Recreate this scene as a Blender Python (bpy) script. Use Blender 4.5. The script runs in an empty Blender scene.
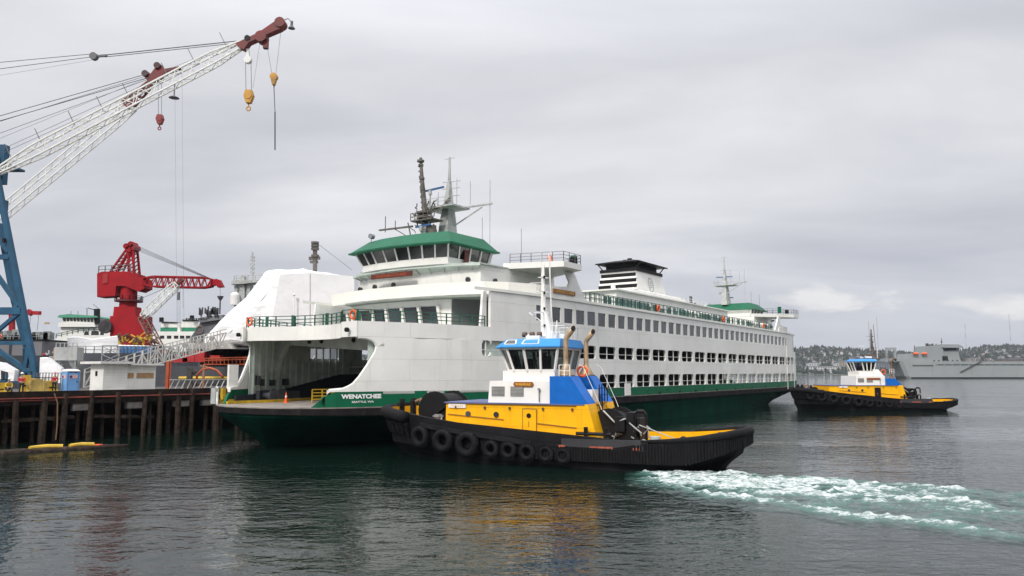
import bpy, bmesh, math, random
from mathutils import Vector, Matrix, noise
random.seed(7)
R = math.radians
scn = bpy.context.scene
COL = scn.collection
# ------------------------------------------------------------------ camera
H = 6.5; FP = 750.0; PITCH = math.atan(84/750)
cam = bpy.data.objects.new('camera', bpy.data.cameras.new('camera')); COL.objects.link(cam)
cam.location = (0, 0, H); cam.rotation_euler = (math.pi/2 + PITCH, 0, 0)
cam.data.sensor_width = 36; cam.data.lens = FP*36/1024
cam.data.clip_start = 0.5; cam.data.clip_end = 30000
scn.camera = cam
# ------------------------------------------------------------------ world
SUN_EL, SUN_AZ = R(40), R(207)      # azimuth measured from +Y clockwise
wd = bpy.data.worlds.new('World'); scn.world = wd; wd.use_nodes = True
nt = wd.node_tree; N = nt.nodes; Lk = nt.links; N.clear()
def nn(t, **k):
    n = N.new(t)
    for a, b in k.items(): setattr(n, a, b)
    return n
out = nn('ShaderNodeOutputWorld'); bg = nn('ShaderNodeBackground')
sky = nn('ShaderNodeTexSky', sky_type='NISHITA', sun_disc=False)
sky.sun_elevation = SUN_EL; sky.sun_rotation = SUN_AZ; sky.dust_density = 2.0
tc = nn('ShaderNodeTexCoord'); sep = nn('ShaderNodeSeparateXYZ'); Lk.new(tc.outputs['Generated'], sep.inputs[0])
def M_(op, a, b=None, c=None, clamp=False):
    n = nn('ShaderNodeMath', operation=op, use_clamp=clamp)
    for i, v in enumerate((a, b, c)):
        if v is None: continue
        if isinstance(v, (int, float)): n.inputs[i].default_value = v
        else: Lk.new(v, n.inputs[i])
    return n.outputs[0]
zc = M_('MAXIMUM', sep.outputs[2], 0.0)
den = M_('ADD', zc, 0.13)
cx = M_('DIVIDE', sep.outputs[0], den); cy = M_('DIVIDE', sep.outputs[1], den)
cmb = nn('ShaderNodeCombineXYZ'); Lk.new(cx, cmb.inputs[0]); Lk.new(cy, cmb.inputs[1])
def noisew(vec, scale, detail, rough, dist=0.0):
    n = nn('ShaderNodeTexNoise'); n.inputs['Scale'].default_value = scale; n.inputs['Detail'].default_value = detail
    n.inputs['Roughness'].default_value = rough; n.inputs['Distortion'].default_value = dist; Lk.new(vec, n.inputs['Vector']); return n.outputs['Fac']
mp = nn('ShaderNodeMapping'); mp.inputs['Rotation'].default_value = (0, 0, R(25)); mp.inputs['Scale'].default_value = (0.55, 1.0, 1); mp.inputs['Location'].default_value = (3.1, 1.7, 0)
Lk.new(cmb.outputs[0], mp.inputs[0])
n1 = noisew(mp.outputs[0], 0.75, 6, 0.5, 0.9); n2 = noisew(mp.outputs[0], 1.6, 5, 0.55, 0.3)
mixn = M_('ADD', M_('MULTIPLY', n1, 0.68), M_('MULTIPLY', n2, 0.32))
cr = nn('ShaderNodeValToRGB'); Lk.new(mixn, cr.inputs[0]); e = cr.color_ramp
e.elements[0].position = 0.30; e.elements[0].color = (0.53, 0.54, 0.60, 1)
e.elements[1].position = 0.68; e.elements[1].color = (0.88, 0.88, 0.905, 1)
m = e.elements.new(0.48); m.color = (0.675, 0.68, 0.725, 1)
# a brighter overcast overhead and behind the camera, darker low band at the horizon
gain = M_('ADD', 1.0, M_('MULTIPLY', M_('SUBTRACT', zc, 0.38, clamp=True), 4.0))
# low cloud bank: blue-grey with white cumulus heads
elv = M_('ARCSINE', sep.outputs[2]); azi = M_('ARCTAN2', sep.outputs[0], sep.outputs[1])
ca = nn('ShaderNodeCombineXYZ'); Lk.new(azi, ca.inputs[0]); Lk.new(M_('MULTIPLY', elv, 2.6), ca.inputs[1])
n3 = noisew(ca.outputs[0], 9.0, 7, 0.58, 0.25)
def blob(a0, e0, ra, re):
    u = M_('DIVIDE', M_('SUBTRACT', azi, a0), ra); v = M_('DIVIDE', M_('SUBTRACT', elv, e0), re)
    return M_('SUBTRACT', 1.0, M_('ADD', M_('MULTIPLY', u, u), M_('MULTIPLY', v, v)))
def px2az(px): return math.atan((px-512)/750)
blobs = M_('MAXIMUM', blob(px2az(842), 0.089, 0.075, 0.019), M_('MAXIMUM', blob(px2az(1010), 0.075, 0.075, 0.016), M_('MAXIMUM', blob(px2az(890), 0.094, 0.06, 0.006), M_('MAXIMUM', blob(px2az(-300), 0.10, 0.2, 0.03), blob(px2az(-500), 0.10, 0.2, 0.03)))))
cm = nn('ShaderNodeMapRange'); cm.inputs['From Min'].default_value = 0.06; cm.inputs['From Max'].default_value = 0.75
Lk.new(M_('ADD', M_('MULTIPLY', blobs, 0.60), M_('MULTIPLY', M_('SUBTRACT', n3, 0.5), 4.6)), cm.inputs['Value']); cm.clamp = True
cmask = M_('MULTIPLY', cm.outputs[0], M_('GREATER_THAN', blobs, -1.2))
lowm = nn('ShaderNodeMapRange'); lowm.clamp = True; lowm.inputs['From Min'].default_value = 0.16; lowm.inputs['From Max'].default_value = 0.03
Lk.new(elv, lowm.inputs['Value'])
def mixc(fac, a, b):
    n = nn('ShaderNodeMix', data_type='RGBA')
    if isinstance(fac, float): n.inputs[0].default_value = fac
    else: Lk.new(fac, n.inputs[0])
    for s, v in ((6, a), (7, b)):
        if isinstance(v, tuple): n.inputs[s].default_value = v
        else: Lk.new(v, n.inputs[s])
    return n.outputs[2]
gm = nn('ShaderNodeVectorMath', operation='SCALE'); Lk.new(cr.outputs[0], gm.inputs[0]); Lk.new(gain, gm.inputs['Scale'])
low_n = noisew(ca.outputs[0], 3.5, 4, 0.5)
lowcol = mixc(low_n, (0.42, 0.46, 0.555, 1), (0.66, 0.68, 0.74, 1))
c1 = mixc(M_('MULTIPLY', lowm.outputs[0], 0.75), gm.outputs[0], lowcol)
c2 = mixc(M_('MULTIPLY', cmask, 0.85), c1, (0.90, 0.885, 0.88, 1))
nis = nn('ShaderNodeVectorMath', operation='SCALE'); Lk.new(sky.outputs[0], nis.inputs[0]); nis.inputs['Scale'].default_value = 1.0
# both go through ONE Background of strength 0.1; the cloud radiance is scaled x10 to match
cl = nn('ShaderNodeVectorMath', operation='SCALE'); Lk.new(c2, cl.inputs[0]); cl.inputs['Scale'].default_value = 10.0
Lk.new(mixc(0.93, nis.outputs[0], cl.outputs[0]), bg.inputs[0]); bg.inputs[1].default_value = 0.1
Lk.new(bg.outputs[0], out.inputs[0])
sl = bpy.data.lights.new('sun', 'SUN'); sl.energy = 2.7; sl.angle = R(12); sl.color = (1, 0.95, 0.88)
sun = bpy.data.objects.new('sun', sl); COL.objects.link(sun)
sd = Vector((math.sin(SUN_AZ)*math.cos(SUN_EL), math.cos(SUN_AZ)*math.cos(SUN_EL), math.sin(SUN_EL)))
sun.rotation_euler = sd.to_track_quat('Z', 'Y').to_euler()
vs = scn.view_settings; vs.view_transform = 'Standard'; vs.look = 'None'; vs.exposure = 0.0; vs.gamma = 1.0; vs.use_curve_mapping = False
scn.cycles.max_bounces = 6; scn.cycles.diffuse_bounces = 3; scn.cycles.glossy_bounces = 3
# ------------------------------------------------------------------ materials
MATS = {}
def mat(name, col, rough=0.55, metal=0.0, var=0.10, scale=0.6, streak=0.0, scol=(0.16, 0.07, 0.03), bump=0.0, bscale=3.0, spec=0.5, sscale=1.0):
    if name in MATS: return MATS[name]
    mt = bpy.data.materials.new(name); mt.use_nodes = True; t = mt.node_tree; n = t.nodes; l = t.links
    p = n['Principled BSDF']; p.inputs['Roughness'].default_value = rough; p.inputs['Metallic'].default_value = metal; p.inputs['Specular IOR Level'].default_value = spec
    tcn = n.new('ShaderNodeTexCoord'); a = n.new('ShaderNodeTexNoise'); a.inputs['Scale'].default_value = scale; a.inputs['Detail'].default_value = 6; a.inputs['Roughness'].default_value = 0.62
    l.new(tcn.outputs['Object'], a.inputs['Vector'])
    mr = n.new('ShaderNodeMapRange'); mr.inputs['From Min'].default_value = 0.3; mr.inputs['From Max'].default_value = 0.7; mr.inputs['To Min'].default_value = 1-var*1.6; mr.inputs['To Max'].default_value = 1+var*0.7
    l.new(a.outputs['Fac'], mr.inputs['Value'])
    sc = n.new('ShaderNodeVectorMath'); sc.operation = 'SCALE'; sc.inputs[0].default_value = col; l.new(mr.outputs[0], sc.inputs['Scale'])
    last = sc.outputs[0]
    if streak > 0:
        mpn = n.new('ShaderNodeMapping'); mpn.inputs['Scale'].default_value = (1.5*sscale, 1.5*sscale, 0.12*sscale); l.new(tcn.outputs['Object'], mpn.inputs[0])
        b = n.new('ShaderNodeTexNoise'); b.inputs['Scale'].default_value = 1.0; b.inputs['Detail'].default_value = 5; b.inputs['Roughness'].default_value = 0.7; l.new(mpn.outputs[0], b.inputs['Vector'])
        m2 = n.new('ShaderNodeMapRange'); m2.inputs['From Min'].default_value = 0.56; m2.inputs['From Max'].default_value = 0.74; m2.inputs['To Max'].default_value = streak; l.new(b.outputs['Fac'], m2.inputs['Value'])
        mx = n.new('ShaderNodeMix'); mx.data_type = 'RGBA'; l.new(m2.outputs[0], mx.inputs[0]); l.new(last, mx.inputs[6]); mx.inputs[7].default_value = (*scol, 1); last = mx.outputs[2]
    l.new(last, p.inputs['Base Color'])
    rr = n.new('ShaderNodeMapRange'); rr.inputs['To Min'].default_value = max(0.02, rough-0.12); rr.inputs['To Max'].default_value = min(1, rough+0.12); l.new(a.outputs['Fac'], rr.inputs['Value']); l.new(rr.outputs[0], p.inputs['Roughness'])
    if bump > 0:
        c = n.new('ShaderNodeTexNoise'); c.inputs['Scale'].default_value = bscale; c.inputs['Detail'].default_value = 4; l.new(tcn.outputs['Object'], c.inputs['Vector'])
        bn = n.new('ShaderNodeBump'); bn.inputs['Strength'].default_value = 1.0; bn.inputs['Distance'].default_value = bump; l.new(c.outputs['Fac'], bn.inputs['Height']); l.new(bn.outputs[0], p.inputs['Normal'])
    MATS[name] = mt; return mt
W = mat('ferry_white', (0.79, 0.785, 0.74), 0.45, var=0.06, scale=0.25, streak=0.26, scol=(0.42, 0.34, 0.24), bump=0.035, bscale=0.55)
WB = mat('ferry_cream', (0.80, 0.79, 0.72), 0.45, var=0.04, scale=0.3)
GR = mat('ferry_green', (0.003, 0.115, 0.052), 0.55, spec=0.2, var=0.15, scale=0.5, streak=0.15, scol=(0.05, 0.06, 0.03), bump=0.02, bscale=0.9)
GRL = mat('rail_green', (0.015, 0.10, 0.06), 0.5, var=0.15)
GROOF = mat('roof_green', (0.015, 0.125, 0.066), 0.65, spec=0.25, var=0.14, scale=0.7)
GHULL = mat('hull_green', (0.002, 0.030, 0.019), 0.85, var=0.3, scale=0.4, streak=0.3, scol=(0.010, 0.014, 0.008), bump=0.03, bscale=0.6, spec=0.04)
RUB = mat('rub_rail', (0.016, 0.014, 0.015), 0.85, spec=0.12, var=0.4, scale=1.2, streak=0.5, scol=(0.09, 0.065, 0.045), bump=0.03)
DECK = mat('car_deck', (0.26, 0.23, 0.20), 0.85, var=0.35, scale=0.8)
WDECK = mat('upper_deck', (0.22, 0.25, 0.22), 0.8, var=0.2)
LINE = mat('interior_green', (0.62, 0.70, 0.63), 0.6, var=0.15, scale=0.8, streak=0.2, scol=(0.12, 0.13, 0.1))
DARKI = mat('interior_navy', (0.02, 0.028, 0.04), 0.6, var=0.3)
CEIL = mat('ceiling_grey', (0.58, 0.61, 0.58), 0.8, var=0.2)
def seams(mt, w, h, dark=0.80, bump=0.012, size=0.012):
    """butt-welded plate seams: thin lines in the x-z plane of the part"""
    t = mt.node_tree; n = t.nodes; l = t.links; p = n['Principled BSDF']; tcn = n.new('ShaderNodeTexCoord'); s = n.new('ShaderNodeSeparateXYZ'); c = n.new('ShaderNodeCombineXYZ')
    l.new(tcn.outputs['Object'], s.inputs[0]); l.new(s.outputs[0], c.inputs[0]); l.new(s.outputs[2], c.inputs[1])
    b = n.new('ShaderNodeTexBrick'); b.inputs['Scale'].default_value = 1.0; b.inputs['Brick Width'].default_value = w; b.inputs['Row Height'].default_value = h; b.inputs['Mortar Size'].default_value = size; b.inputs['Mortar Smooth'].default_value = 0.6
    b.inputs['Color1'].default_value = (1, 1, 1, 1); b.inputs['Color2'].default_value = (.965, .965, .96, 1); b.inputs['Mortar'].default_value = (dark, dark, dark*.97, 1); l.new(c.outputs[0], b.inputs['Vector'])
    src = p.inputs['Base Color'].links[0].from_socket; mx = n.new('ShaderNodeMix'); mx.data_type = 'RGBA'; mx.blend_type = 'MULTIPLY'; mx.inputs[0].default_value = 1; l.new(src, mx.inputs[6]); l.new(b.outputs['Color'], mx.inputs[7]); l.new(mx.outputs[2], p.inputs['Base Color'])
    bn = n.new('ShaderNodeBump'); bn.inputs['Distance'].default_value = bump; bn.invert = True; l.new(b.outputs['Fac'], bn.inputs['Height'])
    if p.inputs['Normal'].links: l.new(p.inputs['Normal'].links[0].from_socket, bn.inputs['Normal'])
    l.new(bn.outputs[0], p.inputs['Normal'])
seams(W, 7.3, 1.9, .86, .015, .02); seams(GR, 5.1, 5.0, .75, .02, .03)
GLASS = mat('dark_glass', (0.018, 0.02, 0.022), 0.08, var=0.2, scale=0.3, spec=0.7)
GLASSL = mat('grey_glass', (0.045, 0.052, 0.06), 0.07, var=0.55, scale=0.22, spec=0.8)
BLK = mat('black_paint', (0.006, 0.006, 0.007), 0.6, spec=0.25, var=0.3)
YEL = mat('tug_yellow', (0.90, 0.46, 0.003), 0.5, spec=0.25, var=0.08, scale=0.9, streak=0.32, scol=(0.36, 0.16, 0.02), bump=0.02, bscale=1.2)
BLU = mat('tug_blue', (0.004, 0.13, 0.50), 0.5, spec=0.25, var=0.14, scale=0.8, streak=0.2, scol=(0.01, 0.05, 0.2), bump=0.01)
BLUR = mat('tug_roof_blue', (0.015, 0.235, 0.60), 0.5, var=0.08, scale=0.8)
TW = mat('tug_white', (0.80, 0.78, 0.74), 0.45, var=0.05, scale=0.7, streak=0.10, scol=(0.4, 0.28, 0.15))
RUBB = mat('rubber', (0.0065, 0.0065, 0.008), 0.8, spec=0.22, var=0.45, scale=2.5, streak=0.35, scol=(0.045, 0.042, 0.04), bump=0.02, bscale=8, sscale=2)
THULL = mat('tug_hull_black', (0.008, 0.008, 0.010), 0.6, spec=0.25, var=0.4, scale=1, streak=0.3, scol=(0.07, 0.05, 0.04), bump=0.02)
BRZ = mat('exhaust_bronze', (0.46, 0.33, 0.20), 0.45, metal=0.25, var=0.3, scale=1.5, streak=0.3, scol=(0.12, 0.07, 0.04))
ORA = mat('orange', (0.80, 0.12, 0.02), 0.5, var=0.1)
WOODB = mat('name_board', (0.11, 0.018, 0.008), 0.5, var=0.3, scale=3)
GOLD = mat('gold_letter', (0.75, 0.42, 0.03), 0.4, var=0.15)
WHL = mat('white_letter', (0.8, 0.8, 0.78), 0.5, var=0.05)
seams(YEL, 2.6, 1.3, .82, .012, .012)
STEEL = mat('galvanised', (0.32, 0.33, 0.34), 0.45, metal=0.3, var=0.25, scale=2)
GREYP = mat('mast_grey', (0.42, 0.44, 0.42), 0.55, var=0.25, scale=1.5, streak=0.4, scol=(0.12, 0.09, 0.06))
BROWNM = mat('weathered_mast', (0.13, 0.115, 0.10), 0.7, var=0.4, scale=2)
TIMB = mat('old_timber', (0.040, 0.027, 0.020), 0.9, spec=0.2, var=0.55, scale=1.8, streak=0.75, scol=(0.14, 0.11, 0.08), bump=0.03, bscale=5)
TIMD = mat('dark_timber', (0.020, 0.014, 0.011), 0.9, spec=0.2, var=0.5, scale=1.5, streak=0.4, scol=(0.10, 0.07, 0.05), bump=0.03)
CONC = mat('pier_concrete', (0.22, 0.20, 0.18), 0.9, var=0.4, scale=0.7)
ASPH = mat('pier_top', (0.09, 0.085, 0.08), 0.9, var=0.35)
CBLUE = mat('crane_blue', (0.020, 0.085, 0.155), 0.6, spec=0.25, var=0.2, scale=0.6, streak=0.15, scol=(0.03, 0.06, 0.09))
CRED = mat('crane_red', (0.33, 0.007, 0.013), 0.65, spec=0.2, var=0.2, scale=0.3, streak=0.2, scol=(0.2, 0.01, 0.015))
DRED = mat('head_red', (0.16, 0.012, 0.010), 0.6, var=0.35, scale=0.8)
CWH = mat('crane_white', (0.74, 0.74, 0.70), 0.55, var=0.12, scale=0.8, streak=0.4, scol=(0.30, 0.27, 0.22))
CABLE = mat('wire_rope', (0.10, 0.10, 0.11), 0.5, var=0.1)
WRAP = mat('shrink_wrap', (0.84, 0.84, 0.84), 0.38, var=0.05, scale=0.3, bump=0.28, bscale=0.6)
WRAPG = mat('grey_wrap', (0.74, 0.73, 0.735), 0.5, var=0.05, scale=0.3, bump=0.08, bscale=0.6)
NAVY = mat('ship_grey', (0.20, 0.215, 0.23), 0.6, var=0.15, scale=0.15, streak=0.3, scol=(0.12, 0.10, 0.09), sscale=0.5)
SLATE = mat('hull_slate', (0.075, 0.08, 0.095), 0.6, var=0.2, scale=0.2, streak=0.25, scol=(0.05, 0.04, 0.04))
DOCKG = mat('dock_grey', (0.16, 0.155, 0.165), 0.65, var=0.12, scale=0.1)
DOCKD = mat('dock_dark', (0.018, 0.026, 0.034), 0.65, var=0.2, scale=0.1)
SHED = mat('shed_white', (0.78, 0.77, 0.72), 0.65, var=0.08, scale=0.8, streak=0.15, scol=(0.4, 0.33, 0.25))
PBL = mat('toilet_blue', (0.14, 0.33, 0.62), 0.5, var=0.1, scale=1.5)
PLY = mat('plywood', (0.42, 0.25, 0.12), 0.7, var=0.2, scale=3)
RED = mat('machine_red', (0.42, 0.018, 0.02), 0.5, var=0.25, scale=1)
YLW = mat('machine_yellow', (0.60, 0.38, 0.02), 0.55, var=0.3, scale=1.5, streak=0.3, scol=(0.12, 0.06, 0.02))
ORS = mat('orange_steel', (0.38, 0.065, 0.015), 0.55, var=0.25, scale=1)
ALU = mat('aluminium', (0.52, 0.51, 0.48), 0.45, metal=0.2, var=0.2, scale=1.5)
SKIN = mat('skin', (0.45, 0.26, 0.18), 0.6, var=0.05)
CLR = mat('cloth_red', (0.50, 0.02, 0.02), 0.8, var=0.15, scale=4)
CLY = mat('cloth_yellow', (0.62, 0.42, 0.03), 0.8, var=0.15, scale=4)
CLD = mat('cloth_dark', (0.03, 0.03, 0.035), 0.85, var=0.2, scale=4)
# ------------------------------------------------------------------ mesh builder
class MB:
    def __init__(s): s.v = []; s.f = []
    def add(s, vs, fs):
        b = len(s.v); s.v += [tuple(v) for v in vs]; s.f += [tuple(b+i for i in f) for f in fs]; return s
    def box(s, x0, x1, y0, y1, z0, z1, top=None):
        t = top or (0, 0)     # inset of the top
        return s.add([(x0, y0, z0), (x1, y0, z0), (x1, y1, z0), (x0, y1, z0), (x0+t[0], y0+t[1], z1), (x1-t[0], y0+t[1], z1), (x1-t[0], y1-t[1], z1), (x0+t[0], y1-t[1], z1)],
                     [(0, 3, 2, 1), (4, 5, 6, 7), (0, 1, 5, 4), (1, 2, 6, 5), (2, 3, 7, 6), (3, 0, 4, 7)])
    def bar(s, p, q, w, h=None, up=(0, 0, 1)):
        p = Vector(p); q = Vector(q); d = (q-p)
        if d.length < 1e-6: return s
        d.normalize(); u = Vector(up)
        if abs(d.dot(u)) > 0.98: u = Vector((1, 0, 0))
        a = d.cross(u).normalized()*w/2; b = a.cross(d).normalized()*(h or w)/2
        return s.add([p-a-b, p+a-b, p+a+b, p-a+b, q-a-b, q+a-b, q+a+b, q-a+b], [(0, 3, 2, 1), (4, 5, 6, 7), (0, 1, 5, 4), (1, 2, 6, 5), (2, 3, 7, 6), (3, 0, 4, 7)])
    def tube(s, pts, r, n=8, caps=True):
        pts = [Vector(p) for p in pts]; rs = r if isinstance(r, (list, tuple)) else [r]*len(pts); rings = []
        pa = None
        for i, p in enumerate(pts):
            d = (pts[min(i+1, len(pts)-1)]-pts[max(i-1, 0)]).normalized()
            if pa is None:
                u = Vector((0, 0, 1)) if abs(d.z) < 0.95 else Vector((1, 0, 0)); a = d.cross(u).normalized()
            else: a = (pa-d*pa.dot(d)).normalized()
            pa = a; b = d.cross(a)
            rings.append([p+(a*math.cos(2*math.pi*k/n)+b*math.sin(2*math.pi*k/n))*rs[i] for k in range(n)])
        return s.loft(rings, caps)
    def loft(s, rings, caps=True, closed=True):
        n = len(rings[0]); vs = [v for r in rings for v in r]; fs = []
        for i in range(len(rings)-1):
            for k in range(n if closed else n-1):
                k2 = (k+1) % n; fs.append((i*n+k, i*n+k2, (i+1)*n+k2, (i+1)*n+k))
        if caps and closed: fs += [tuple(range(n-1, -1, -1)), tuple((len(rings)-1)*n+k for k in range(n))]
        return s.add(vs, fs)
    def cyl(s, c, r, h, n=12, axis='z', r2=None):
        c = Vector(c); d = {'x': Vector((1, 0, 0)), 'y': Vector((0, 1, 0)), 'z': Vector((0, 0, 1))}[axis]
        return s.tube([c, c+d*h], [r, r if r2 is None else r2], n)
    def prism(s, poly, a0, a1, plane='xz'):
        f = {'xz': lambda p, a: (p[0], a, p[1]), 'xy': lambda p, a: (p[0], p[1], a), 'yz': lambda p, a: (a, p[0], p[1])}[plane]
        n = len(poly); return s.add([f(p, a0) for p in poly]+[f(p, a1) for p in poly],
            [tuple(range(n)), tuple(range(2*n-1, n-1, -1))]+[(i, i+n, (i+1) % n+n, (i+1) % n) for i in range(n)])
    def torus(s, c, R0, r, axis='y', n=20, m=8):
        c = Vector(c); rings = []
        for i in range(n):
            a = 2*math.pi*i/n; ring = []
            for k in range(m):
                b = 2*math.pi*k/m; rr = R0+r*math.cos(b); h = r*math.sin(b)
                p = {'y': (rr*math.cos(a), h, rr*math.sin(a)), 'x': (h, rr*math.cos(a), rr*math.sin(a)), 'z': (rr*math.cos(a), rr*math.sin(a), h)}[axis]
                ring.append(c+Vector(p))
            rings.append(ring)
        rings.append(rings[0]); return s.loft(rings, caps=False)
    def sphere(s, c, r, n=12, m=8, sz=1.0, half=False):
        c = Vector(c); rings = []
        for i in range(m+1):
            a = math.pi*i/m*(0.5 if half else 1.0); rr = max(r*math.sin(a), 1e-4); z = r*math.cos(a)*sz
            rings.append([c+Vector((rr*math.cos(2*math.pi*k/n), rr*math.sin(2*math.pi*k/n), z)) for k in range(n)])
        return s.loft(rings)
    def wall(s, path, z0, z1, th, closed=False, side=1):
        """thick band along a plan path; z0/z1 numbers or lists; th offsets to the left (side=1)"""
        n = len(path); P = [Vector((p[0], p[1])) for p in path]; off = []
        for i in range(n):
            a = P[(i-1) % n] if (closed or i > 0) else P[i]; b = P[(i+1) % n] if (closed or i < n-1) else P[i]
            d = (b-a); d = d.normalized() if d.length > 1e-9 else Vector((1, 0)); off.append(P[i]+Vector((-d.y, d.x))*th*side)
        Z0 = z0 if isinstance(z0, (list, tuple)) else [z0]*n; Z1 = z1 if isinstance(z1, (list, tuple)) else [z1]*n
        rings = [[(P[i].x, P[i].y, Z0[i]), (P[i].x, P[i].y, Z1[i]), (off[i].x, off[i].y, Z1[i]), (off[i].x, off[i].y, Z0[i])] for i in range(n)]
        if closed: rings.append(rings[0])
        return s.loft(rings, caps=not closed)
    def plate(s, loop, z0, z1): return s.prism(loop, z0, z1, 'xy')
    def lattice(s, p, q, w0, w1, nb, rc, rd, mid=None, up=(0, 0, 1), depth=None):
        """four-chord lattice boom from p to q"""
        p = Vector(p); q = Vector(q); d = (q-p).normalized(); a = d.cross(Vector(up)).normalized(); b = a.cross(d)
        def wd(t):
            w = w0+(w1-w0)*t
            if mid: w = min(mid, w0+(mid-w0)*min(1, t/0.16)) if t < .5 else min(mid, w1+(mid-w1)*min(1, (1-t)/0.12))
            return w
        C4 = [(-1, -1), (1, -1), (1, 1), (-1, 1)]; ring = []
        for i in range(nb+1):
            t = i/nb; w = wd(t)/2; c = p.lerp(q, t); ring.append([c+a*w*x*(depth or 1)+b*w*y for x, y in C4])
        for i in range(nb):
            for k in range(4):
                s.bar(ring[i][k], ring[i+1][k], rc)
                k2 = (k+1) % 4
                if i % 2: s.bar(ring[i][k], ring[i+1][k2], rd)
                else: s.bar(ring[i][k2], ring[i+1][k], rd)
        for i in (0, nb):
            for k in range(4): s.bar(ring[i][k], ring[i][(k+1) % 4], rc)
        return s
    def rail(s, pts, h=1.05, step=1.5, nr=3, r=0.025, pr=None):
        pts = [Vector(p) for p in pts]; pr = pr or r*1.3
        for a, b in zip(pts, pts[1:]):
            L = (b-a).length; k = max(1, round(L/step))
            for i in range(k+1):
                p = a.lerp(b, i/k); s.bar(p, p+Vector((0, 0, h)), pr*2)
            for j in range(nr):
                z = Vector((0, 0, h*(j+1)/nr)); s.bar(a+z, b+z, r*2)
        return s
    def build(s, name, mt, parent=None, smooth=False, recalc=True):
        me = bpy.data.meshes.new(name); me.from_pydata(s.v, [], s.f)
        if recalc:
            bm = bmesh.new(); bm.from_mesh(me); bmesh.ops.remove_doubles(bm, verts=bm.verts, dist=1e-5) if recalc == 'weld' else None
            bmesh.ops.recalc_face_normals(bm, faces=bm.faces); bm.to_mesh(me); bm.free()
        if smooth:
            for p in me.polygons: p.use_smooth = True
        me.materials.append(mt); o = bpy.data.objects.new(name, me); COL.objects.link(o)
        if parent is not None: o.parent = parent
        return o
def tag(o, label, cat, group=None):
    o['label'] = label; o['category'] = cat
    if group: o['group'] = group
    return o
def empty(name, loc, rz=0.0):
    o = bpy.data.objects.new(name, None); COL.objects.link(o); o.location = loc; o.rotation_euler = (0, 0, rz); o.empty_display_size = 0.5; return o
def structure(o): o['kind'] = 'structure'; return o
def copy_tree(o, parent=None):
    c = o.copy(); COL.objects.link(c)
    if parent is not None: c.parent = parent
    for ch in list(o.children): copy_tree(ch, c)
    return c
CP, SP = math.cos(PITCH), math.sin(PITCH)
def at(px, py, Y):
    """the world point at forward distance Y that the photograph shows at pixel px, py"""
    a = (px-512)/FP; b = (288-py)/FP; d = Vector((a, CP-b*SP, SP+b*CP)); k = Y/d.y
    return Vector((d.x*k, Y, H+d.z*k))
def X_(px, Y): return at(px, 372, Y).x
def Z_(py, Y): return at(512, py, Y).z
def text_mesh(txt, height, bold=0.0):
    cu = bpy.data.curves.new('t', 'FONT'); cu.body = txt; cu.align_x = 'CENTER'; cu.align_y = 'CENTER'; cu.offset = bold; cu.resolution_u = 3
    ob = bpy.data.objects.new('t', cu); COL.objects.link(ob); dg = bpy.context.evaluated_depsgraph_get(); me = bpy.data.meshes.new_from_object(ob.evaluated_get(dg))
    vs = [v.co.copy() for v in me.vertices]; fs = [tuple(p.vertices) for p in me.polygons]
    bpy.data.objects.remove(ob); bpy.data.meshes.remove(me)
    ys = [v.y for v in vs]; k = height/(max(ys)-min(ys)); cy_ = (max(ys)+min(ys))/2
    xs = [v.x for v in vs]; cx_ = (max(xs)+min(xs))/2
    return [((v.x-cx_)*k, (v.y-cy_)*k) for v in vs], fs
def text_part(name, txt, height, f, mt, parent, width=None, bold=0.0):
    vs, fs = text_mesh(txt, height, bold)
    if width:
        k = width/(max(v[0] for v in vs)-min(v[0] for v in vs)); vs = [(x*k, y) for x, y in vs]
    m = MB(); m.add([f(x, y) for x, y in vs], fs); return m.build(name, mt, parent, recalc=False)
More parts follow.
